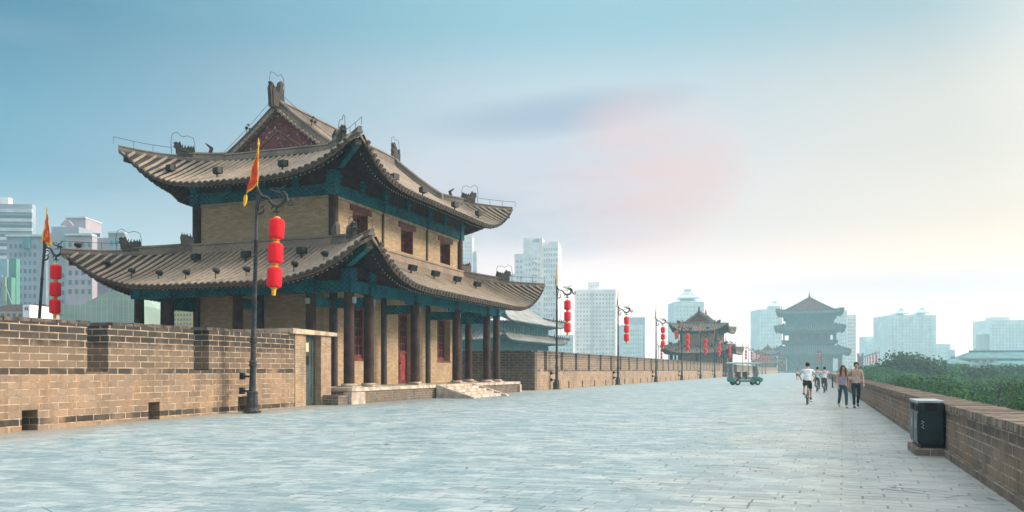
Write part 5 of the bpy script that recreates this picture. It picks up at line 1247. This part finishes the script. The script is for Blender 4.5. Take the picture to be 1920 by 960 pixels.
# big traditional hall behind the parapet
def big_hall():
    T = empty('palace_hall', (-69, 172, 0), 0, 'wide palace hall with two long teal-eaved roofs behind the parapet', 'hall')
    PT = M('palace_teal', (.03, .20, .24), .7, .3, .5, 0); PW = M('palace_bay', (.28, .30, .36), .8, .3, .5, 0)
    m = MB(); m.box(-9, -17, -12, 9, 17, 11); m.build('walls', PW, T)
    m = MB(); m.box(-10, -18, 5.6, 10, 18, 7.6); m.box(-10, -18, 9.4, 10, 18, 10.9); m.build('painted_beam', PT, T)
    zc = lambda zt, ze, D: (lambda d: zt - (zt - ze) * (1.3 * (d / D) - .3 * (d / D) ** 2))
    LT = M('palace_tile', (.42, .42, .40), .8, .25, .4, 0)
    roof_parts(T, Roof(9, 17, 4.6, zc(9.4, 7.3, 4.6), 1.1, 3, .3), 0, 'lower_roof', .8, .2, .5, tile=LT, pan=LT)
    zf = lambda d: 20.5 - 1.05 * (d + 9) + .026 * (d + 9) ** 2
    roof_parts(T, Roof(9, 16.8, 4.4, zf, 1.2, 3, .3, inner=9), 0, 'upper_roof', .8, .2, .5, tile=LT, pan=LT)
    m = MB(); m.sweep([Vector((0, -17, 20.3)), Vector((0, 17, 20.3))], rsec(2.2)); m.build('main_ridge', PT, T)
    for i in range(12): m = MB(); y = -15.6 + i * 2.85; m.box(9.002, y, -1, 9.08, y + 1.9, 5.2); m.build('window', GLASS_TN, T)
    for i in range(18): m = MB(); y = -16.4 + i * 1.9; m.box(9.002, y, 9.42 - .001, 10.3, y + .8, 10.6) ; m.build('bracket', PT, T)
big_hall()
# -- centre
b = Bld(876, 560, 'slim white tower block rising just right of the near hall'); b.block(858, 886, 441, 20, F_WHITE); b.block(884, 893, 470, 16, F_BLUE, 3); b.grid(866, 884, 452, 640, 4, 26, GLASS, .35, .4); b.done()
b = Bld(1005, 520, 'tall stepped white apartment tower with recessed balconies behind the hall roof', 12)
b.block(981, 1017, 446.5, 24, F_WHITE); b.block(1017.1, 1046, 453, 24, F_WHITE, 2); b.block(964, 981, 475, 22, F_WHITE, 1); b.block(948, 964, 512, 20, F_WHITE, 3); b.block(1000, 1012, 448, .8, GLASS, -.7, 452, 'vent_panel')
b.grid(984, 1014, 480, 690, 5, 20, GLASS, .5, .4); b.grid(1018, 1045, 462, 690, 6, 22, GLASS, .5, .6, 2); b.grid(966, 980, 484, 690, 2, 20, GLASS, .55, .45, 1); b.grid(950, 963, 520, 690, 2, 15, GLASS, .55, .45, 3)
for j in range(17): v = 488 + j * 11.5; b.block(998, 1006, v, 1.6, F_WHITE, -1.6, v + 4, 'balcony')
b.done()
b = Bld(1115, 540, 'broad white apartment block with a square lift house on its roof', 16); b.block(1078, 1154, 543, 22, F_WHITE); b.block(1103, 1124, 528, 12, F_WHITE, 4); b.grid(1080, 1152, 549, 690, 12, 18, GLASS, .5, .55); b.grid(1106, 1121, 531, 540, 3, 1, GLASS, .4, .5, 4); b.block(1108, 1112, 549, .6, F_BAND, -.7, 690, 'pilaster'); b.done()
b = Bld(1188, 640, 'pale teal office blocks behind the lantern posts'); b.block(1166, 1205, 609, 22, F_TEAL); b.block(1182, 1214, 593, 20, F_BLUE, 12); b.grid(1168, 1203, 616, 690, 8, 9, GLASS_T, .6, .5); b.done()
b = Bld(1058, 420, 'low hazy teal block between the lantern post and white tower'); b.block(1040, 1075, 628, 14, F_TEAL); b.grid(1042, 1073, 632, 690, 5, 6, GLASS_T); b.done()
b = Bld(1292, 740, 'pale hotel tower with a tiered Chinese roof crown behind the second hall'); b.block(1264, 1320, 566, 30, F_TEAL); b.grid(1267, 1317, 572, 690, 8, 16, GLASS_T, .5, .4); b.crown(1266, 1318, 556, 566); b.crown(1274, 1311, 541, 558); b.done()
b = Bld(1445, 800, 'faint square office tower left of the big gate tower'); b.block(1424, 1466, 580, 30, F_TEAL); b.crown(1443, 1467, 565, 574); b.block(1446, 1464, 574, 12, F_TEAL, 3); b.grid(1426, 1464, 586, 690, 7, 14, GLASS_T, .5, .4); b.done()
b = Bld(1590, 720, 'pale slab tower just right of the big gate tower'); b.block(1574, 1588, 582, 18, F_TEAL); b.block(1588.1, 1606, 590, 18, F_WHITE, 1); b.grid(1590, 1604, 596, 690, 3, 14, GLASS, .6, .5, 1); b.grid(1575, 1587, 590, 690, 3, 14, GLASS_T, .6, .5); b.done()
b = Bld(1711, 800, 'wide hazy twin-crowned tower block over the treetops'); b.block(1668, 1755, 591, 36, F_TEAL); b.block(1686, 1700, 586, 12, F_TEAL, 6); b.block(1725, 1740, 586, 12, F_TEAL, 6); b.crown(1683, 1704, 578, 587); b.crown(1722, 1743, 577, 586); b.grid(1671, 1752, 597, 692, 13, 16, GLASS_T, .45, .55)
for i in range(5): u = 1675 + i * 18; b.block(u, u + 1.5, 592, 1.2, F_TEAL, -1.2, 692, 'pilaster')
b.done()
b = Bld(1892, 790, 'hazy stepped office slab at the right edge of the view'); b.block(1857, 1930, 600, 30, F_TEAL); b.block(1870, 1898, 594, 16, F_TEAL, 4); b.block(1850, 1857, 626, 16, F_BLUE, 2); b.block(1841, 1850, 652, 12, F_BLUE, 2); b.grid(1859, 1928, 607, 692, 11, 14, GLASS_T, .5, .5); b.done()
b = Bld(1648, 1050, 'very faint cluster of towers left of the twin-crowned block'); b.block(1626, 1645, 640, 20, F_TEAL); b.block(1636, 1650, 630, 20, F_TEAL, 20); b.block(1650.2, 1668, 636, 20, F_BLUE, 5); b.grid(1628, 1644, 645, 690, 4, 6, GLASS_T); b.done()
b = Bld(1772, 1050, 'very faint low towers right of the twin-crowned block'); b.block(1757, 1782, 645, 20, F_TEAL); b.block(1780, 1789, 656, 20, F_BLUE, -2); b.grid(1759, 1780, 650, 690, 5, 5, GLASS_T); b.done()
# long low roofs beyond the park
for u0, u1, vt, vb, D, lab in ((1810, 1960, 660, 672, 330, 'long low hall with teal tiled roof beyond the park trees'), (1772, 1830, 672, 682, 300, 'small teal-roofed pavilion among the hazy park trees'), (1862, 1960, 676, 690, 280, 'nearer grey tiled roof half hidden by trees at the right')):
    b = Bld((u0 + u1) / 2, D, lab, 12, 'hall'); w0, w1 = b.X(u0), b.X(u1)
    m = MB(); m.box(w0 + 2, 2, 0, w1 - 2, 12, b.Z(vb) + .3); m.build('walls', F_TEAL, b.T)
    m = MB(); zt, ze = b.Z(vt), b.Z(vb); m.add([(w0, 0, ze), (w1, 0, ze), (w1, 14, ze), (w0, 14, ze), (w0 + 5, 6, zt), (w1 - 5, 6, zt), (w1 - 5, 8, zt), (w0 + 5, 8, zt)], [(0, 3, 2, 1), (4, 5, 6, 7), (0, 1, 5, 4), (1, 2, 6, 5), (2, 3, 7, 6), (3, 0, 4, 7)]); m.box(w0 + 5, 6.3, zt, w1 - 5, 7.7, zt + .8); m.build('roof', M('teal_roof_%d' % u0, (.14, .28, .30), .8, .2, .3, 0), b.T); b.grid(u0 + 8, u1 - 8, vb + 1, vb + 9, 10, 1, GLASS, .5, .7, 2); b.done()
# ------------------------------------------------------------------ trees: tapered trunk, limbs, crown of many small leaves
def tree_meshes(seed, h=13.5, rad=5.0, leaf=.34, nleaf=7000, mat=None):
    rn = random.Random(seed); m = MB(); tips = []
    base = h * .30; m.tube([(0, 0, -.3), (.1, 0, base * .5), (.05, .1, base), (0, .1, h * .62)], [.34, .27, .22, .10], 8)
    for i in range(11):
        a = i * 2.4 + rn.random(); z0 = base * (.75 + .1 * i % .9) + rn.random() * h * .2; r1 = rad * rn.uniform(.45, .85); z1 = z0 + rn.uniform(.25, .45) * h
        p1 = Vector((math.cos(a) * r1 * .5, math.sin(a) * r1 * .5, (z0 + z1) / 2)); p2 = Vector((math.cos(a) * r1, math.sin(a) * r1, min(z1, h * .92))); m.tube([(0, .05, z0), p1, p2], [.12, .08, .03], 6); tips.append(p2)
    trunk = m.mesh('trunk', BARK, True)
    cl = []
    for t in tips: cl.append((t, rn.uniform(1.3, 2.1)))
    for i in range(26):
        a = rn.random() * 6.28; r = rad * math.sqrt(rn.random()) * .86; top = h * (.98 - .42 * (r / rad) ** 2); z = rn.uniform(h * .42, top) if i % 3 else top - .9; cl.append((Vector((math.cos(a) * r, math.sin(a) * r, z)), rn.uniform(.9, 1.8)))
    g = MB(); tot = sum(c[1] ** 2 for c in cl)
    for c, r in cl:
        n = int(nleaf * r * r / tot)
        for _ in range(n):
            d = Vector((rn.gauss(0, 1), rn.gauss(0, 1), rn.gauss(0, .8))).normalized() * r * rn.uniform(.55, 1.08) ** .7; d.z *= .75
            p = c + d; nrm = (d.normalized() + Vector((rn.gauss(0, .5), rn.gauss(0, .5), rn.gauss(0, .5) + .3))).normalized(); e1 = nrm.orthogonal().normalized(); e1 = Matrix.Rotation(rn.random() * 6.28, 3, nrm) @ e1; e2 = nrm.cross(e1); s = leaf * rn.uniform(.55, 1.15)
            g.add([p - e1 * s * .5, p + e2 * s * .28, p + e1 * s * .5, p - e2 * s * .28], [(0, 1, 2, 3)])
    return trunk, g.mesh('crown', mat or LEAF)
TM = [tree_meshes(s, leaf=.30, nleaf=13000) for s in (1, 2, 3)]; TMY = tree_meshes(9, 12.5, 3.4, .24, 6000, LEAFY)
FARM = [tree_meshes(s, leaf=.8, nleaf=1800) for s in (11, 12)]
def conifer():
    rn = random.Random(4); m = MB(); m.tube([(0, 0, -.3), (0, 0, 15)], [.3, .05], 7); g = MB()
    for i in range(2200):
        z = rn.uniform(3, 16); r = (16.3 - z) * .19 * rn.uniform(.5, 1); a = rn.random() * 6.28; p = Vector((math.cos(a) * r, math.sin(a) * r, z)); d = Vector((math.cos(a), math.sin(a), -.2)); e = d.cross(Vector((0, 0, 1))).normalized(); s = .6
        g.add([p, p + d * s + e * s * .3, p + d * s * 1.2, p + d * s - e * s * .3], [(0, 1, 2, 3)])
    return m.mesh('trunk', BARK, True), g.mesh('crown', LEAF)
def plant(x, y, me, sc, rz, lab, cat, group):
    T = empty(cat.replace(' ', '_'), (x, y, -12), rz, lab, cat, group); T.scale = (sc[0], sc[0], sc[1])
    for n, mm in zip(('trunk', 'crown'), me): o = bpy.data.objects.new(n, mm); col.objects.link(o); o.parent = T
rn = random.Random(21)
GL = 'green leafy tree in the dense band of treetops below the low parapet'
spots = []
for row, (x0, n) in enumerate(((10.5, 22), (18, 20), (27, 17), (38, 13), (52, 10))):
    for i in range(n):
        y = 24 + row * 6 + i * 8.6 * (1 + row * .09) + rn.uniform(-2, 2); x = x0 + rn.uniform(-2, 2)
        if row == 0 and y < 36: continue
        spots.append((x, y, row))
for i, (x, y, row) in enumerate(spots):
    D = -x * SN + y * CS; r = x * CS + y * SN; u = 960 + 1600 * r / D
    if u > 2250: continue
    top = (1.25 if u > 1715 else 1.5 + D * (16 - (u - 1640) * .22) / 1600) - rn.uniform(0, 2.4)       # how high the crowns reach
    if row == 0: top = min(top, .4 + y / 160)
    sz = (top + 12) / 13.4
    plant(x, y, TM[i % 3], (rn.uniform(.75, 1.15) , sz), rn.random() * 6, GL, 'tree', 'green trees below the low parapet')
plant(9.2, 44, TMY, (1, .86), 0, 'pale yellow-green small tree nearest the low parapet at the right', 'tree', None)
plant(14.5, 52, TMY, (1.15, .93), 2, 'second yellow-tinged tree a little farther, at the right edge', 'tree', None)
k = 0
for D in (200, 235, 270, 300):
    for i in range(8):
        u = 1640 + i * 42 + rn.uniform(-12, 12) + (D % 7) * 4; p = at(u, 0, D); v = 690 - rn.uniform(0, 9) - (14 if 1690 < u < 1740 and D < 240 else 0); top = 1.5 + (694 - v) * D / 1600
        plant(p.x, p.y, FARM[k % 2], (rn.uniform(1, 1.4), (top + 12) / 13.4), rn.random() * 6, 'hazy blue-green tree in the farther park behind the green treetops', 'tree', 'hazy trees in the farther park'); k += 1
p = at(1691 + 2, 0, 215); plant(p.x, p.y, FARM[0], (1.5, 1.34), 0, 'tall rounded hazy tree beside the pointed conifer', 'tree', None)
p = at(1771, 0, 235); plant(p.x, p.y, conifer(), (1, 1.02), 0, 'pointed hazy conifer standing above the far trees', 'conifer', None)
for i, u in enumerate((1052, 1066, 1080, 1092, 1150)):
    p = at(u, 0, 230 + i * 8); plant(p.x, p.y, FARM[i % 2], (1.2, 1.02 + .05 * (i % 2)), i, 'hazy treetop showing over the long parapet beside the palace hall', 'tree', 'hazy treetops over the long parapet')
